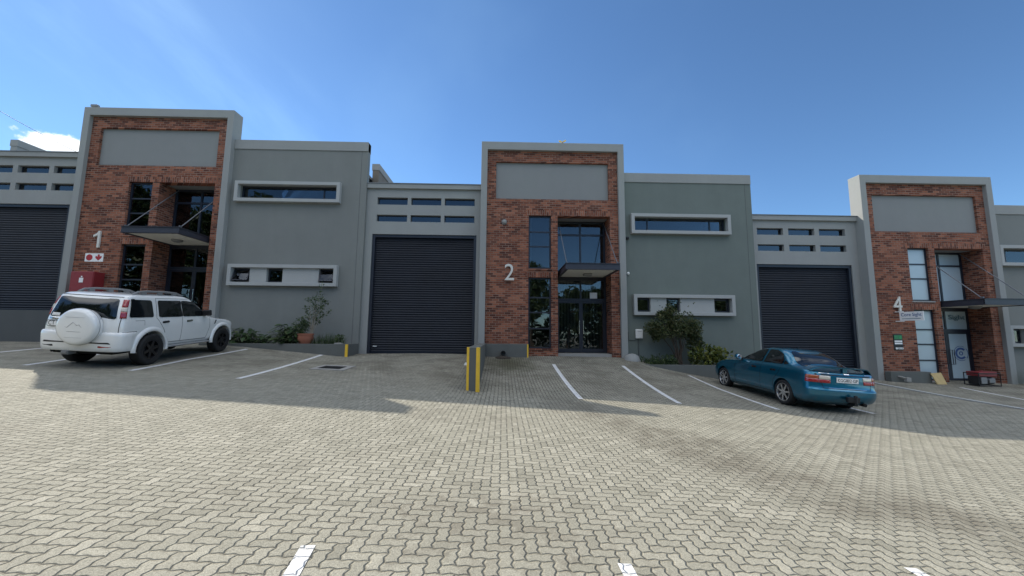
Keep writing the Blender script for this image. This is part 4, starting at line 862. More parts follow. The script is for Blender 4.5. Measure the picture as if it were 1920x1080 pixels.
# ------------------------------------------------------------------ vehicles (x forward, y left, z up, origin on the ground below the rear axle)
def pchip(xs, ys, x):
    xs = np.asarray(xs, float); ys = np.asarray(ys, float); h = np.diff(xs); dl = np.diff(ys)/h; n = len(xs); d = np.zeros(n)
    for i in range(1, n-1):
        if dl[i-1]*dl[i] > 0:
            w1, w2 = 2*h[i]+h[i-1], h[i]+2*h[i-1]; d[i] = (w1+w2)/(w1/dl[i-1]+w2/dl[i])
    d[0], d[-1] = dl[0], dl[-1]
    i = int(np.clip(np.searchsorted(xs, x)-1, 0, n-2)); t = (x-xs[i])/h[i]
    return ((1+2*t)*(1-t)**2*ys[i]+t*(1-t)**2*h[i]*d[i]+t*t*(3-2*t)*ys[i+1]+t*t*(t-1)*h[i]*d[i+1])
class Body:
    # lv rows: z, half width, x rear, x front, rear corner length, rear exponent, front corner length, front exponent
    def __init__(self, lv): self.lv = np.array(lv, float); self.cache = {}
    def at(self, z):
        z = float(np.clip(z, self.lv[0, 0], self.lv[-1, 0])); k = round(z, 4)
        if k not in self.cache: self.cache[k] = [pchip(self.lv[:, 0], self.lv[:, i], z) for i in range(1, 8)]
        return self.cache[k]
    def side(self, x, z):
        W_, xr, xf, rr, nr, rf, nf = self.at(z)
        if x < xr+rr: q = min(1, max(0, (xr+rr-x)/rr)); return W_*(1-q**nr)**(1/nr)
        if x > xf-rf: q = min(1, max(0, (x-xf+rf)/rf)); return W_*(1-q**nf)**(1/nf)
        return W_
    def rear(self, y, z):
        W_, xr, xf, rr, nr, rf, nf = self.at(z); q = min(1, abs(y)/W_); return xr+rr*(1-(1-q**nr)**(1/nr))
    def ring(self, z, ne=16, ns=26, grow=0.0):
        W_, xr, xf, rr, nr, rf, nf = self.at(z); W_ += grow; xr -= grow; xf += grow; h = []
        for k in range(ne+1):
            a = (math.pi/2)*(k/ne)**1.35; h.append((xr+rr*(1-math.cos(a)**(2/nr)), W_*math.sin(a)**(2/nr)))
        for k in range(1, ns): h.append((xr+rr+(xf-rf-xr-rr)*k/ns, W_))
        for k in range(ne, -1, -1):
            a = (math.pi/2)*(k/ne)**1.35; h.append((xf-rf*(1-math.cos(a)**(2/nf)), W_*math.sin(a)**(2/nf)))
        return h+[(x, -y) for x, y in h[-2:0:-1]]
    def loft(self, z0, z1, n, grow=0.0):
        zs = sorted(set([round(z, 4) for z in np.linspace(z0, z1, n)]+[round(z, 4) for z in self.lv[:, 0] if z0 < z < z1])); mb = MB(); vs = []
        for z in zs:
            r = self.ring(z, grow=grow); vs += [(x, y, z) for x, y in r]
        m = len(r); fs = [(i*m+k, i*m+(k+1) % m, (i+1)*m+(k+1) % m, (i+1)*m+k) for i in range(len(zs)-1) for k in range(m)]
        fs += [tuple(range(m-1, -1, -1)), tuple(range((len(zs)-1)*m, len(zs)*m))]
        mb.add(vs, fs); return mb
def rounded(poly, r, n=4):
    out = []; m = len(poly)
    for i in range(m):
        p = Vector(poly[i]); a = Vector(poly[i-1]); b = Vector(poly[(i+1) % m]); rr = min(r, (a-p).length*0.45, (b-p).length*0.45)
        s = p+(a-p).normalized()*rr; e = p+(b-p).normalized()*rr
        for k in range(n+1):
            t = k/n; out.append(s*(1-t)**2+p*2*t*(1-t)+e*t*t)
    return out
def patch(mb, poly, fn, rings=4):
    # fills a 2-D polygon with rings around its centre and maps every point through fn(u, v, edge) -> xyz
    c = sum((Vector(p) for p in poly), Vector((0, 0)))/len(poly); n = len(poly); vs = [fn(c.x, c.y)]
    for k in range(1, rings+1):
        for p in poly: q = c.lerp(Vector(p), k/rings); vs.append(fn(q.x, q.y))
    fs = [(0, 1+i, 1+(i+1) % n) for i in range(n)]
    for k in range(rings-1):
        o = 1+k*n; fs += [(o+i, o+n+i, o+n+(i+1) % n, o+(i+1) % n) for i in range(n)]
    return mb.add(vs, fs)
def side_fn(B, s, off): return lambda x, z: (x, s*(B.side(x, z)+off), z)
def rear_fn(B, off): return lambda y, z: (B.rear(y, z)-off, y, z)
def seam(mb, pts, fn, w=0.011):
    for (a, b) in zip(pts[:-1], pts[1:]):
        a = Vector(a); b = Vector(b); n = max(2, int((b-a).length/0.06)); d = (b-a).normalized(); q = Vector((-d.y, d.x))*w/2; vs = []
        for k in range(n+1):
            c = a.lerp(b, k/n); vs += [fn(*(c+q)), fn(*(c-q))]
        mb.add(vs, [(2*k, 2*k+1, 2*k+3, 2*k+2) for k in range(n)])
    return mb
def cut(obj, cutters):
    for c in cutters:
        md = obj.modifiers.new('cut', 'BOOLEAN'); md.operation = 'DIFFERENCE'; md.object = c; md.solver = 'EXACT'
    bpy.context.view_layer.update(); dg = bpy.context.evaluated_depsgraph_get(); me = bpy.data.meshes.new_from_object(obj.evaluated_get(dg))
    old = obj.data; obj.modifiers.clear(); obj.data = me; me.name = old.name; bpy.data.meshes.remove(old)
    me.polygons.foreach_set('use_smooth', [True]*len(me.polygons)); me.set_sharp_from_angle(angle=R(38)); return obj
def cyl_obj(x, z, r, y0, y1):
    mb = MB().cyl((x, y0, z), (x, y1, z), r, n=40); o = mb.build('cutter', M['underbody']); return o
def wheel(T, x, s, track, r, w, rim_r, rimmat, spokes, sw):
    yo = s*track
    prof = [(rim_r, -w*0.42), (r*0.86, -w*0.5), (r*0.96, -w*0.46), (r, -w*0.34), (r*0.995, 0), (r, w*0.34), (r*0.96, w*0.46), (r*0.86, w*0.5), (rim_r, w*0.42)]
    wh = MB().lathe(prof, (x, yo, r), axis='Y', n=40, closed=True).build('wheel', M['rubber'], T, smooth=50, loc=(0, 0, 0))
    rm = MB(); f = yo+s*w*0.40
    rm.lathe([(rim_r*1.02, s*w*0.45), (rim_r*0.95, s*w*0.46), (rim_r*0.90, s*w*0.30), (rim_r*0.86, -s*w*0.1)], (x, yo, r), axis='Y', n=40)
    rm.lathe([(0.0, s*w*0.42), (rim_r*0.17, s*w*0.41), (rim_r*0.22, s*w*0.33)], (x, yo, r), axis='Y', n=20)
    for k in range(spokes):
        a = 2*math.pi*k/spokes+0.3; ca, sa = math.cos(a), math.sin(a)
        def P(rad, lat, dep): return (x+ca*rad-sa*lat, yo+s*dep, r+sa*rad+ca*lat)
        i0, o0 = rim_r*0.15, rim_r*0.93
        rm.hexa([P(i0, -sw*0.6, w*0.40), P(i0, sw*0.6, w*0.40), P(i0, sw*0.6, w*0.30), P(i0, -sw*0.6, w*0.30)], [P(o0, -sw*0.42, w*0.44), P(o0, sw*0.42, w*0.44), P(o0, sw*0.5, w*0.30), P(o0, -sw*0.5, w*0.30)])
    rm.build('rim', rimmat, wh, smooth=30, loc=(0, 0, 0))
    MB().lathe([(0.0, s*w*0.06), (rim_r*0.88, s*w*0.06)], (x, yo, r), axis='Y', n=24).cyl((x, yo-s*0.02, r), (x, yo+s*w*0.16, r), rim_r*0.62, n=24).build('brake_disc', M['underbody'], wh, loc=(0, 0, 0))
    return wh
Z0 = (0, 0, 0)

# ---- white off-road estate
h = R(5.2); fx, fy = -math.sin(h), math.cos(h); rx0, ry0 = -9.88, 10.18
zr = gz(rx0, ry0); zf = gz(rx0+fx*2.86, ry0+fy*2.86)
T = thing('off_road_car', (rx0, ry0, zr), 'white off-road estate car with a spare wheel cover on its tailgate', 'car')
pitch = math.atan2(zf-zr, 2.86); zl = gz(rx0-0.75, ry0+0.06); zrt = gz(rx0+0.75, ry0-0.06)
T.rotation_euler = (math.atan2(zl-zrt, 1.5), -pitch, math.pi/2+h)
B = Body([
    (0.44, 0.744, -0.90, 3.52, 0.30, 4.5, 0.55, 3.0),
    (0.52, 0.804, -0.95, 3.63, 0.30, 4.5, 0.55, 3.0),
    (0.70, 0.823, -0.965, 3.68, 0.30, 4.5, 0.55, 3.0),
    (0.90, 0.830, -0.96, 3.68, 0.30, 4.5, 0.55, 3.0),
    (0.98, 0.830, -0.955, 3.60, 0.30, 4.5, 0.55, 3.0),
    (1.05, 0.826, -0.945, 3.30, 0.30, 4.5, 0.55, 3.2),
    (1.11, 0.820, -0.935, 2.70, 0.30, 4.5, 0.40, 3.4),
    (1.17, 0.811, -0.925, 2.36, 0.30, 4.5, 0.32, 3.4),
    (1.40, 0.782, -0.875, 2.00, 0.28, 4.5, 0.32, 3.4),
    (1.62, 0.742, -0.795, 1.66, 0.27, 4.5, 0.32, 3.4),
    (1.70, 0.722, -0.755, 1.52, 0.27, 4.2, 0.32, 3.2),
    (1.745, 0.688, -0.70, 1.40, 0.30, 3.6, 0.32, 3.0),
    (1.775, 0.60, -0.56, 1.22, 0.34, 3.2, 0.34, 3.0),
    (1.79, 0.391, -0.30, 0.98, 0.34, 3.0, 0.34, 3.0),
    (1.795, 0.140, 0.10, 0.60, 0.2, 3.0, 0.2, 3.0)])
bo = B.loft(0.44, 1.795, 34).build('body', M['car_white'], T, loc=Z0)
cuts = [cyl_obj(x, 0.40, 0.475, s*0.45, s*1.2) for x in (0.0, 2.86) for s in (-1, 1)]
for c in cuts: c.parent = T; c.location = Z0
cut(bo, cuts)
for c in cuts: bpy.data.objects.remove(c)
MB().box(-0.80, 3.45, -0.62, 0.62, 0.34, 0.62).box(-0.4, 0.4, -0.72, 0.72, 0.36, 0.42).build('underbody', M['underbody'], T, loc=Z0)
for s in (-1, 1):
    sd = 'x'
    # arch flares
    for ax_, a0, a1 in ((0.0, -24, 206), (2.86, -26, 204)):
        mb = MB(); n = 30; vs = []
        for k in range(n+1):
            a = R(a0+(a1-a0)*k/n); 
            for rad, off in ((0.468, -0.06), (0.470, 0.035), (0.500, 0.050), (0.545, 0.042), (0.580, 0.002)):
                x, z = ax_+rad*math.cos(a), 0.40+rad*math.sin(a); z = max(z, 0.36); vs.append((x, s*(B.side(x, max(z, 0.70))+off), z))
        mb.add(vs, [(k*5+i, (k+1)*5+i, (k+1)*5+i+1, k*5+i+1) for k in range(n) for i in range(4)])
        mb.build('wheel_arch', M['car_white'], T, smooth=40, loc=Z0)
    gl = MB()
    for poly in ([(-0.70, 1.225), (0.03, 1.215), (-0.02, 1.645), (-0.62, 1.655)], [(0.20, 1.21), (1.0, 1.205), (0.93, 1.645), (0.17, 1.645)], [(1.06, 1.205), (2.06, 1.20), (1.94, 1.32), (1.53, 1.645), (0.99, 1.645)]):
        g1 = MB(); patch(g1, rounded(poly, 0.06), side_fn(B, s, 0.010), 6); g1.build('side_window', M['carglass'], T, smooth=60, loc=Z0)
    g1 = MB(); patch(g1, [(0.93, 1.21), (1.06, 1.21), (0.99, 1.645), (0.92, 1.645)], side_fn(B, s, 0.004), 2); g1.build('door_pillar', M['black'], T, loc=Z0)
    sm = MB(); fn = side_fn(B, s, 0.002)
    seam(sm, [(0.12, 1.70), (0.13, 1.19), (0.20, 1.12), (0.40, 0.86), (0.52, 0.56)], fn); seam(sm, [(1.04, 1.20), (1.03, 0.52)], fn); seam(sm, [(2.20, 1.15), (2.22, 0.85), (2.10, 0.52)], fn); seam(sm, [(0.52, 0.53), (2.1, 0.52)], fn, 0.014)
    seam(sm, [(-0.90, 0.87), (-0.46, 0.88)], fn, 0.012); seam(sm, [(0.13, 1.70), (1.5, 1.70), (2.1, 1.22)], fn, 0.008)
    seam(sm, [(-0.52, 1.14), (-0.25, 1.14), (-0.25, 1.02)], fn, 0.007) if s < 0 else None
    sm.build('panel_gap', M['seam'], T, loc=Z0)
    for hx in (0.33, 1.22):
        hm = MB(); patch(hm, rounded([(hx, 1.055), (hx+0.20, 1.07), (hx+0.20, 1.11), (hx, 1.095)], 0.015), side_fn(B, s, 0.028), 2); patch(hm, rounded([(hx-0.01, 1.045), (hx+0.21, 1.06), (hx+0.21, 1.115), (hx-0.01, 1.10)], 0.015), side_fn(B, s, 0.004), 2)
        hm.build('door_handle', M['chrome'] if hx > 1 else M['black'], T, loc=Z0)
    mr = MB().hexa([(1.86, s*0.79, 1.21), (1.98, s*0.79, 1.21), (1.98, s*1.02, 1.22), (1.88, s*1.03, 1.22)], [(1.84, s*0.80, 1.38), (1.94, s*0.80, 1.38), (1.95, s*1.02, 1.40), (1.86, s*1.03, 1.40)]).build('mirror', M['black'], T, bevel=0.03, loc=Z0)
    vt = MB(); patch(vt, [(2.42, 0.94), (2.46, 0.94), (2.54, 1.06), (2.48, 1.07)], side_fn(B, s, 0.006), 2); vt.build('wing_vent', M['black'], T, loc=Z0)
    st_ = MB().box(0.56, 2.28, s*0.80-0.06, s*0.80+0.085, 0.395, 0.435).box(0.8, 0.86, s*0.62-0.1, s*0.62+0.2, 0.37, 0.395).box(2.0, 2.06, s*0.62-0.1, s*0.62+0.2, 0.37, 0.395).build('side_step', M['step'], T, bevel=0.012, loc=Z0)
    # rails
    rl = MB(); pts = [(-0.42, 1.765), (-0.28, 1.835), (0.0, 1.862), (0.6, 1.868), (1.0, 1.845), (1.22, 1.775)]
    rl.tube([(x, s*0.60, z) for x, z in pts], 0.026, 8)
    for x in (-0.1, 0.42, 0.92): rl.box(x-0.07, x+0.07, s*0.60-0.022, s*0.60+0.022, 1.765, 1.862)
    rl.box(-0.35, 1.15, s*0.60-0.014, s*0.60+0.014, 1.768, 1.79)
    rl.build('roof_rail', M['grey'], T, smooth=40, loc=Z0)
    # lamps wrap the rear corner between side and tailgate
    def lampfn(off):
        def f(u, z):
            # u 0..1 runs from the tailgate round the corner to the side
            W_, xr, xf, rr, nr, rf, nf = B.at(z); a = R(52+u*25); x = xr+rr*(1-math.cos(a)**(2/nr)); y = W_*math.sin(a)**(2/nr)
            n = Vector((-math.cos(a), math.sin(a))).normalized(); return (x+n.x*off, s*(y+n.y*off), z)
        return f
    for z0, z1, nm, mt in ((1.205, 1.36, 'lampred', 'rear_lamp'), (1.365, 1.46, 'lampwhite', 'reversing_lamp'), (1.465, 1.645, 'lampred', 'rear_lamp')):
        lm = MB(); vs = []; f = lampfn(0.016)
        for i in range(7):
            for k in range(5): vs.append(f(i/6, z0+(z1-z0)*k/4))
        lm.add(vs, [(i*5+k, (i+1)*5+k, (i+1)*5+k+1, i*5+k+1) for i in range(6) for k in range(4)])
        o = lm.build(mt, M[nm], T, smooth=60, loc=Z0); o.modifiers.new('solid', 'SOLIDIFY').thickness = 0.015
    wheel(T, 0.0, s, 0.75, 0.395, 0.26, 0.235, M['blackrim'], 6, 0.07); wheel(T, 2.86, s, 0.75, 0.395, 0.26, 0.235, M['blackrim'], 6, 0.07)
    rf_ = MB(); patch(rf_, rounded([(s*0.46, 0.505), (s*0.78, 0.505), (s*0.78, 0.555), (s*0.46, 0.555)], 0.012), lambda y, z: (B.rear(y, z)-0.06, y, z)); rf_.build('bumper_reflector', M['black'] if s > 0 else M['lampred'], T, loc=Z0)
# rear window, seams
rw = MB(); patch(rw, rounded([(-0.69, 1.185), (0.69, 1.185), (0.615, 1.655), (-0.615, 1.655)], 0.05), rear_fn(B, 0.016), 6); rw.build('rear_window', M['carglass'], T, smooth=60, loc=Z0)
st_ = MB(); patch(st_, [(0.46, 1.20), (0.64, 1.20), (0.635, 1.27), (0.46, 1.265)], rear_fn(B, 0.021), 2); patch(st_, [(0.20, 1.21), (0.36, 1.21), (0.36, 1.222), (0.20, 1.222)], rear_fn(B, 0.021), 2); st_.build('window_sticker', M['white'], T, loc=Z0)
sm = MB(); seam(sm, [(-0.735, 1.67), (-0.755, 1.18), (-0.77, 0.66)], rear_fn(B, 0.003)); seam(sm, [(0.735, 1.67), (0.755, 1.18), (0.77, 0.66)], rear_fn(B, 0.003)); seam(sm, [(-0.7, 1.70), (0.7, 1.70)], rear_fn(B, 0.003), 0.014); sm.build('tailgate_gap', M['seam'], T, loc=Z0)
# bumper: outline of the body, pushed out, only behind the rear wheels
bm_ = MB(); vs = []; zs = [0.42, 0.45, 0.52, 0.60, 0.78, 0.84, 0.865, 0.872]; gs = [0.01, 0.035, 0.05, 0.055, 0.055, 0.046, 0.025, 0.0]
pr_ = []
for z, g_ in zip(zs, gs):
    row = []
    Wd, xr, xf, rr, nr, rf, nf = B.at(max(z, 0.60))
    for k in range(-17, 18):
        a = math.copysign((math.pi/2)*(min(abs(k), 14)/14)**1.35, k); y = Wd*math.copysign(abs(math.sin(a))**(2/nr), k) if k else 0.0; x = xr+rr*(1-max(math.cos(a), 0)**(2/nr))
        if abs(k) > 14: x = xr+rr+(abs(k)-14)/3*0.16
        nv = Vector((-math.cos(a), math.sin(a))); gg_ = g_ if abs(k) <= 14 else g_*(1-(abs(k)-14)/4.5)
        row.append((x+nv.x*gg_, y+nv.y*gg_, z))
    pr_.append(row)
m = len(pr_[0]); vs = [p for r_ in pr_ for p in r_]
bm_.add(vs, [(i*m+k, i*m+k+1, (i+1)*m+k+1, (i+1)*m+k) for i in range(len(zs)-1) for k in range(m-1)]); bu = bm_.build('rear_bumper', M['car_white'], T, smooth=45, loc=Z0)
sl = MB(); patch(sl, rounded([(-0.70, 0.60), (0.70, 0.60), (0.66, 0.64), (-0.66, 0.64)], 0.01), lambda y, z: (B.rear(y, z)-0.059, y, z), 4); sl.build('bumper_slot', M['black'], bu, loc=Z0)
# plate and garnish left of the spare
gp = MB(); patch(gp, rounded([(0.30, 1.12), (0.66, 1.12), (0.66, 1.165), (0.30, 1.165)], 0.01), rear_fn(B, 0.025), 3); gp.build('plate_garnish', M['chrome'], T, loc=Z0)
py0, py1, pz0, pz1 = 0.22, 0.66, 0.96, 1.095
px_ = B.rear(0.45, 1.05)-0.03
pb = MB().box(px_-0.006, px_+0.006, py0, py1, pz0, pz1).build('number_plate', M['black'], T, loc=Z0)
MB().box(px_-0.010, px_-0.0065, py0+0.012, py1-0.012, pz0+0.012, pz1-0.012).build('plate_face', M['signwhite'], pb, loc=Z0)
text_obj('plate_text', 'CT 78', 0.095, 0.002, M['black'], pb, (px_-0.0105, py1-0.03, pz0+0.026), right=(0, -1, 0), align='LEFT', loc=Z0, width=0.26, bold=0.0)
# spare wheel cover
sx = -0.985; SY = -0.11; sp_ = MB().lathe([(0.0, -0.235), (0.20, -0.234), (0.335, -0.225), (0.385, -0.205), (0.412, -0.165), (0.418, -0.10), (0.405, 0.0), (0.36, 0.03)], (sx, SY, 0.985), axis='X', n=48).build('spare_wheel_cover', M['car_white'], T, smooth=50, loc=Z0)
MB().lathe([(0.419, -0.105), (0.424, -0.10), (0.424, -0.09), (0.416, -0.085)], (sx, SY, 0.985), axis='X', n=48).build('cover_seam', M['step'], sp_, smooth=50, loc=Z0)
mt = MB(); xm = sx-0.237; P3 = [(0.27, 0.88), (0.185, 0.985), (0.135, 0.97), (0.02, 1.09), (-0.06, 1.02), (-0.10, 1.04), (-0.24, 0.88)]
mt.tube([(xm+0.004+0.06*(abs(y)/0.38)**3, y+SY, z) for y, z in P3], 0.009, 6); mt.tube([(xm+0.003+0.06*(abs(y)/0.38)**3, y+SY, 0.88) for y in (0.27, 0.1, -0.1, -0.24)], 0.007, 6)
mt.build('mountain_emblem', M['step'], sp_, smooth=40, loc=Z0)
ln = MB()
for z in (1.20, 0.745):
    q = math.sqrt(0.40**2-(z-0.985)**2); ln.tube([(sx-0.235+0.075*(math.hypot(y, z-0.985)/0.40)**7, y+SY, z) for y in np.linspace(-q, q, 13)], 0.0035, 5)
ln.build('cover_line', M['step'], sp_, loc=Z0)
MB().cyl((-0.95, 0.52, 0.40), (-0.72, 0.5, 0.42), 0.032, n=14).build('exhaust_pipe', M['underbody'], T, smooth=40, loc=Z0)
MB().box(-1.0, -0.7, 0.14, 0.28, 0.33, 0.42).box(-1.02, -0.98, 0.15, 0.27, 0.35, 0.40).build('tow_hitch', M['grey'], T, bevel=0.008, loc=Z0)

# ---- blue saloon
rx0, ry0 = 7.95, 9.93; h = R(0.6); fx, fy = -math.sin(h), math.cos(h); zr = gz(rx0, ry0); zf = gz(rx0, ry0+2.6)
T = thing('saloon_car', (rx0, ry0, zr), 'metallic blue four-door saloon with boot spoiler and silver alloy wheels', 'car')
zl = gz(rx0-0.73, ry0+1.3); zrt = gz(rx0+0.73, ry0+1.3)
T.rotation_euler = (math.atan2(zl-zrt, 1.46), -math.atan2(zf-zr, 2.6), math.pi/2+h)
B2 = Body([
    (0.20, 0.74, -0.80, 3.25, 0.42, 3.6, 0.60, 2.8),
    (0.27, 0.81, -0.92, 3.38, 0.42, 3.6, 0.60, 2.8),
    (0.42, 0.842, -0.985, 3.44, 0.42, 3.6, 0.60, 2.8),
    (0.53, 0.850, -0.985, 3.44, 0.42, 3.6, 0.60, 2.8),
    (0.565, 0.852, -0.955, 3.43, 0.42, 3.6, 0.60, 2.8),
    (0.66, 0.852, -0.935, 3.38, 0.42, 3.6, 0.60, 2.8),
    (0.78, 0.842, -0.925, 3.22, 0.42, 3.6, 0.60, 2.8),
    (0.86, 0.828, -0.915, 2.90, 0.40, 3.6, 0.55, 2.8),
    (0.92, 0.808, -0.895, 2.40, 0.38, 3.4, 0.50, 2.8),
    (0.955, 0.782, -0.80, 2.12, 0.36, 3.2, 0.45, 2.8),
    (0.975, 0.762, -0.56, 2.02, 0.34, 3.0, 0.24, 2.8),
    (1.00, 0.745, -0.40, 1.94, 0.32, 3.0, 0.24, 2.8),
    (1.10, 0.700, -0.18, 1.74, 0.32, 3.0, 0.24, 2.8),
    (1.20, 0.652, -0.05, 1.54, 0.32, 3.0, 0.24, 2.8),
    (1.30, 0.598, 0.13, 1.32, 0.32, 2.9, 0.24, 2.8),
    (1.36, 0.548, 0.27, 1.18, 0.30, 2.8, 0.34, 2.7),
    (1.392, 0.45, 0.43, 1.05, 0.22, 2.6, 0.22, 2.6),
    (1.408, 0.28, 0.58, 0.94, 0.11, 2.5, 0.11, 2.5),
    (1.412, 0.10, 0.80, 0.88, 0.03, 2.5, 0.03, 2.5)])
bo = B2.loft(0.20, 1.412, 40).build('body', M['car_blue'], T, loc=Z0)
cuts = [cyl_obj(x, 0.31, 0.345, s*0.45, s*1.2) for x in (0.0, 2.6) for s in (-1, 1)]
for c in cuts: c.parent = T; c.location = Z0
cut(bo, cuts)
for c in cuts: bpy.data.objects.remove(c)
MB().box(-0.65, 3.1, -0.56, 0.56, 0.17, 0.42).build('underbody', M['underbody'], T, loc=Z0)
for s in (-1, 1):
    for nm, poly in (('front', [(0.90, 0.990), (1.74, 0.990), (1.52, 1.13), (1.18, 1.325), (0.86, 1.345)]), ('rear', [(0.12, 1.0), (0.83, 0.988), (0.79, 1.345), (0.48, 1.34), (0.25, 1.26), (0.12, 1.11)])):
        g1 = MB(); patch(g1, rounded(poly, 0.05), side_fn(B2, s, 0.012), 7); g1.build('side_window', M['carglass'], T, smooth=60, loc=Z0)
    g1 = MB(); patch(g1, rounded([(-0.07, 1.02), (0.095, 1.005), (0.095, 1.07), (0.09, 1.10), (-0.01, 1.06)], 0.04), side_fn(B2, s, 0.006), 2); g1.build('quarter_window', M['carglass'], T, loc=Z0)
    sm = MB(); fn = side_fn(B2, s, 0.002); seam(sm, [(0.84, 1.0), (0.86, 0.26)], fn, 0.009); seam(sm, [(1.96, 0.95), (2.02, 0.70), (1.98, 0.27)], fn, 0.009); seam(sm, [(0.10, 0.97), (0.16, 0.78), (0.33, 0.58), (0.40, 0.28)], fn, 0.009); seam(sm, [(0.40, 0.27), (1.98, 0.27)], fn, 0.012)
    sm.build('panel_gap', M['seam'], T, loc=Z0)
    rs_ = MB(); seam(rs_, [(0.42, 0.53), (2.15, 0.53)], side_fn(B2, s, 0.006), 0.028); rs_.build('rubbing_strip', M['car_blue'], T, loc=Z0)
    for hx in (0.26, 1.02):
        hm = MB(); patch(hm, rounded([(hx, 0.80), (hx+0.19, 0.80), (hx+0.19, 0.845), (hx, 0.845)], 0.015), side_fn(B2, s, 0.003), 2)
        ho = hm.build('door_handle', M['black'], T, loc=Z0)
        hm = MB()
        for q in (0.01, 0.13): patch(hm, rounded([(hx+q, 0.807), (hx+q+0.05, 0.807), (hx+q+0.05, 0.84), (hx+q, 0.84)], 0.012), side_fn(B2, s, 0.022), 2)
        hm.build('handle_grip', M['chrome'], ho, loc=Z0)
    m_ = MB(); m_.lathe([(0.0, -0.11), (0.05, -0.10), (0.078, -0.05), (0.085, 0.02), (0.06, 0.05), (0.0, 0.055)], (1.78, s*0.90, 1.035), axis='X', n=20); mo = m_.build('mirror', M['car_blue'], T, smooth=50, loc=Z0); 
    MB().lathe([(0.0, -0.114), (0.062, -0.106), (0.07, -0.09)], (1.775, s*0.90, 1.035), axis='X', n=20).build('mirror_glass', M['chrome'], mo, smooth=40, loc=Z0)
    MB().hexa([(1.74, s*0.74, 0.98), (1.84, s*0.74, 0.98), (1.84, s*0.88, 1.0), (1.76, s*0.88, 1.0)], [(1.75, s*0.73, 1.02), (1.83, s*0.73, 1.02), (1.82, s*0.88, 1.05), (1.77, s*0.88, 1.05)]).build('mirror_arm', M['black'], mo, loc=Z0)
    # lamps
    def lf(off):
        def f(u, z):
            W_, xr, xf, rr, nr, rf, nf = B2.at(z); a = R(u); x = xr+rr*(1-math.cos(a)**(2/nr)); y = W_*math.sin(a)**(2/nr); n = Vector((-math.cos(a), math.sin(a))); return (x+n.x*off, s*(y+n.y*off), z)
        return f
    def lamp(nm, a0, a1, z0, z1, mat, off=0.008):
        lm = MB(); vs = []; f = lf(off)
        for i in range(9):
            for k in range(4): vs.append(f(a0+(a1-a0)*i/8, z0+(z1-z0)*k/3))
        lm.add(vs, [(i*4+k, (i+1)*4+k, (i+1)*4+k+1, i*4+k+1) for i in range(8) for k in range(3)]); o = lm.build(nm, M[mat], T, smooth=60, loc=Z0); o.modifiers.new('solid', 'SOLIDIFY').thickness = 0.01
    lamp('rear_lamp', 36.5, 74, 0.69, 0.775, 'lampred'); lamp('indicator_lamp', 36.5, 74, 0.779, 0.855, 'lampamber'); lamp('rear_lamp', 14.5, 35.5, 0.69, 0.765, 'lampred'); lamp('reversing_lamp', 14.5, 35.5, 0.769, 0.855, 'lampwhite')
    wheel(T, 0.0, s, 0.745, 0.305, 0.195, 0.222, M['alloy'], 7, 0.042); wheel(T, 2.6, s, 0.745, 0.305, 0.195, 0.222, M['alloy'], 7, 0.042)
rw = MB(); 
def rwfn(y, z): return (B2.rear(y, z)-0.004, y, z+0.004)
patch(rw, rounded([(-0.60, 1.005), (0.60, 1.005), (0.545, 1.18), (0.44, 1.335), (-0.44, 1.335), (-0.545, 1.18)], 0.06), rwfn, 7); rw.build('rear_window', M['carglass'], T, smooth=60, loc=Z0)
tr_ = MB(); patch(tr_, [(-0.70, 0.858), (0.70, 0.858), (0.70, 0.895), (-0.70, 0.895)], rear_fn(B2, 0.007), 4); tr_.build('trim_band', M['black'], T, loc=Z0)
sm = MB(); seam(sm, [(-0.585, 0.69), (-0.56, 0.575), (0.56, 0.575), (0.585, 0.69)], rear_fn(B2, 0.003), 0.010); sm.build('boot_gap', M['seam'], T, loc=Z0)
cp = MB(); patch(cp, [(-0.45, 0.582), (0.45, 0.582), (0.45, 0.590), (-0.45, 0.590)], rear_fn(B2, 0.006), 3); cp.build('chrome_strip', M['chrome'], T, loc=Z0)
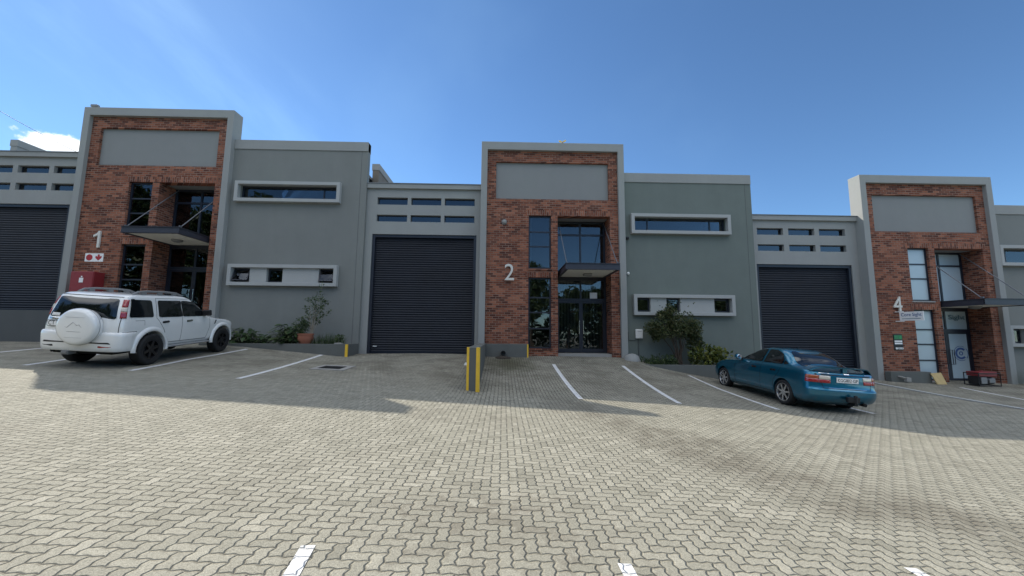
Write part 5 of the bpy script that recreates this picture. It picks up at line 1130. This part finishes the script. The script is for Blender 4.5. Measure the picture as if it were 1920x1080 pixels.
px_ = B2.rear(0.0, 0.75)-0.012; pb = MB().box(px_-0.005, px_+0.006, -0.26, 0.26, 0.715, 0.83).build('number_plate', M['signwhite'], T, bevel=0.004, loc=Z0)
text_obj('plate_text', 'KGG802-GP', 0.072, 0.002, M['black'], pb, (px_-0.006, 0.0, 0.737), right=(0, -1, 0), loc=Z0, width=0.47, bold=-0.004)
for (y0, y1, w_) in ((0.40, 0.62, 0.016), (-0.06, 0.06, 0.03), (-0.62, -0.44, 0.016)):
    bd_ = MB(); patch(bd_, rounded([(y0, 0.912-w_/2), (y1, 0.912-w_/2), (y1, 0.912+w_/2), (y0, 0.912+w_/2)], 0.008), rear_fn(B2, 0.008), 2); bd_.build('boot_badge', M['chrome'], T, loc=Z0)
spo = MB(); ys = np.linspace(-0.74, 0.74, 25); vs = []
for y in ys:
    q = abs(y)/0.74; zc = 1.045-0.10*max(0, (q-0.72)/0.28)**1.5-0.012*q; xc = -0.86+0.16*q**2.4; 
    for dx, dz in ((-0.065, 0.014), (0.0, 0.026), (0.085, 0.004), (0.09, -0.012), (0.0, -0.006), (-0.06, -0.006)): vs.append((xc+dx, y, zc+dz))
spo.add(vs, [(i*6+k, (i+1)*6+k, (i+1)*6+(k+1) % 6, i*6+(k+1) % 6) for i in range(24) for k in range(6)]+[tuple(range(5, -1, -1)), tuple(range(24*6, 25*6))])
spo.box(-0.87, -0.80, -0.05, 0.05, 0.90, 1.04); so_ = spo.build('boot_spoiler', M['car_blue'], T, smooth=45, loc=Z0)
MB().cyl((0.62, 0.0, 1.405), (0.50, 0.0, 1.47), 0.012, 0.005).build('aerial', M['black'], T, loc=Z0)
MB().cyl((-0.97, -0.40, 0.24), (-0.70, -0.40, 0.25), 0.038, n=14).build('exhaust_pipe', M['underbody'], T, smooth=40, loc=Z0)
MB().box(-1.06, -0.80, -0.13, -0.05, 0.22, 0.30).box(-1.09, -1.02, -0.16, 0.12, 0.30, 0.42).cyl((-1.08, -0.06, 0.28), (-1.08, -0.06, 0.46), 0.035).build('tow_hitch', M['black'], T, bevel=0.012, loc=Z0)
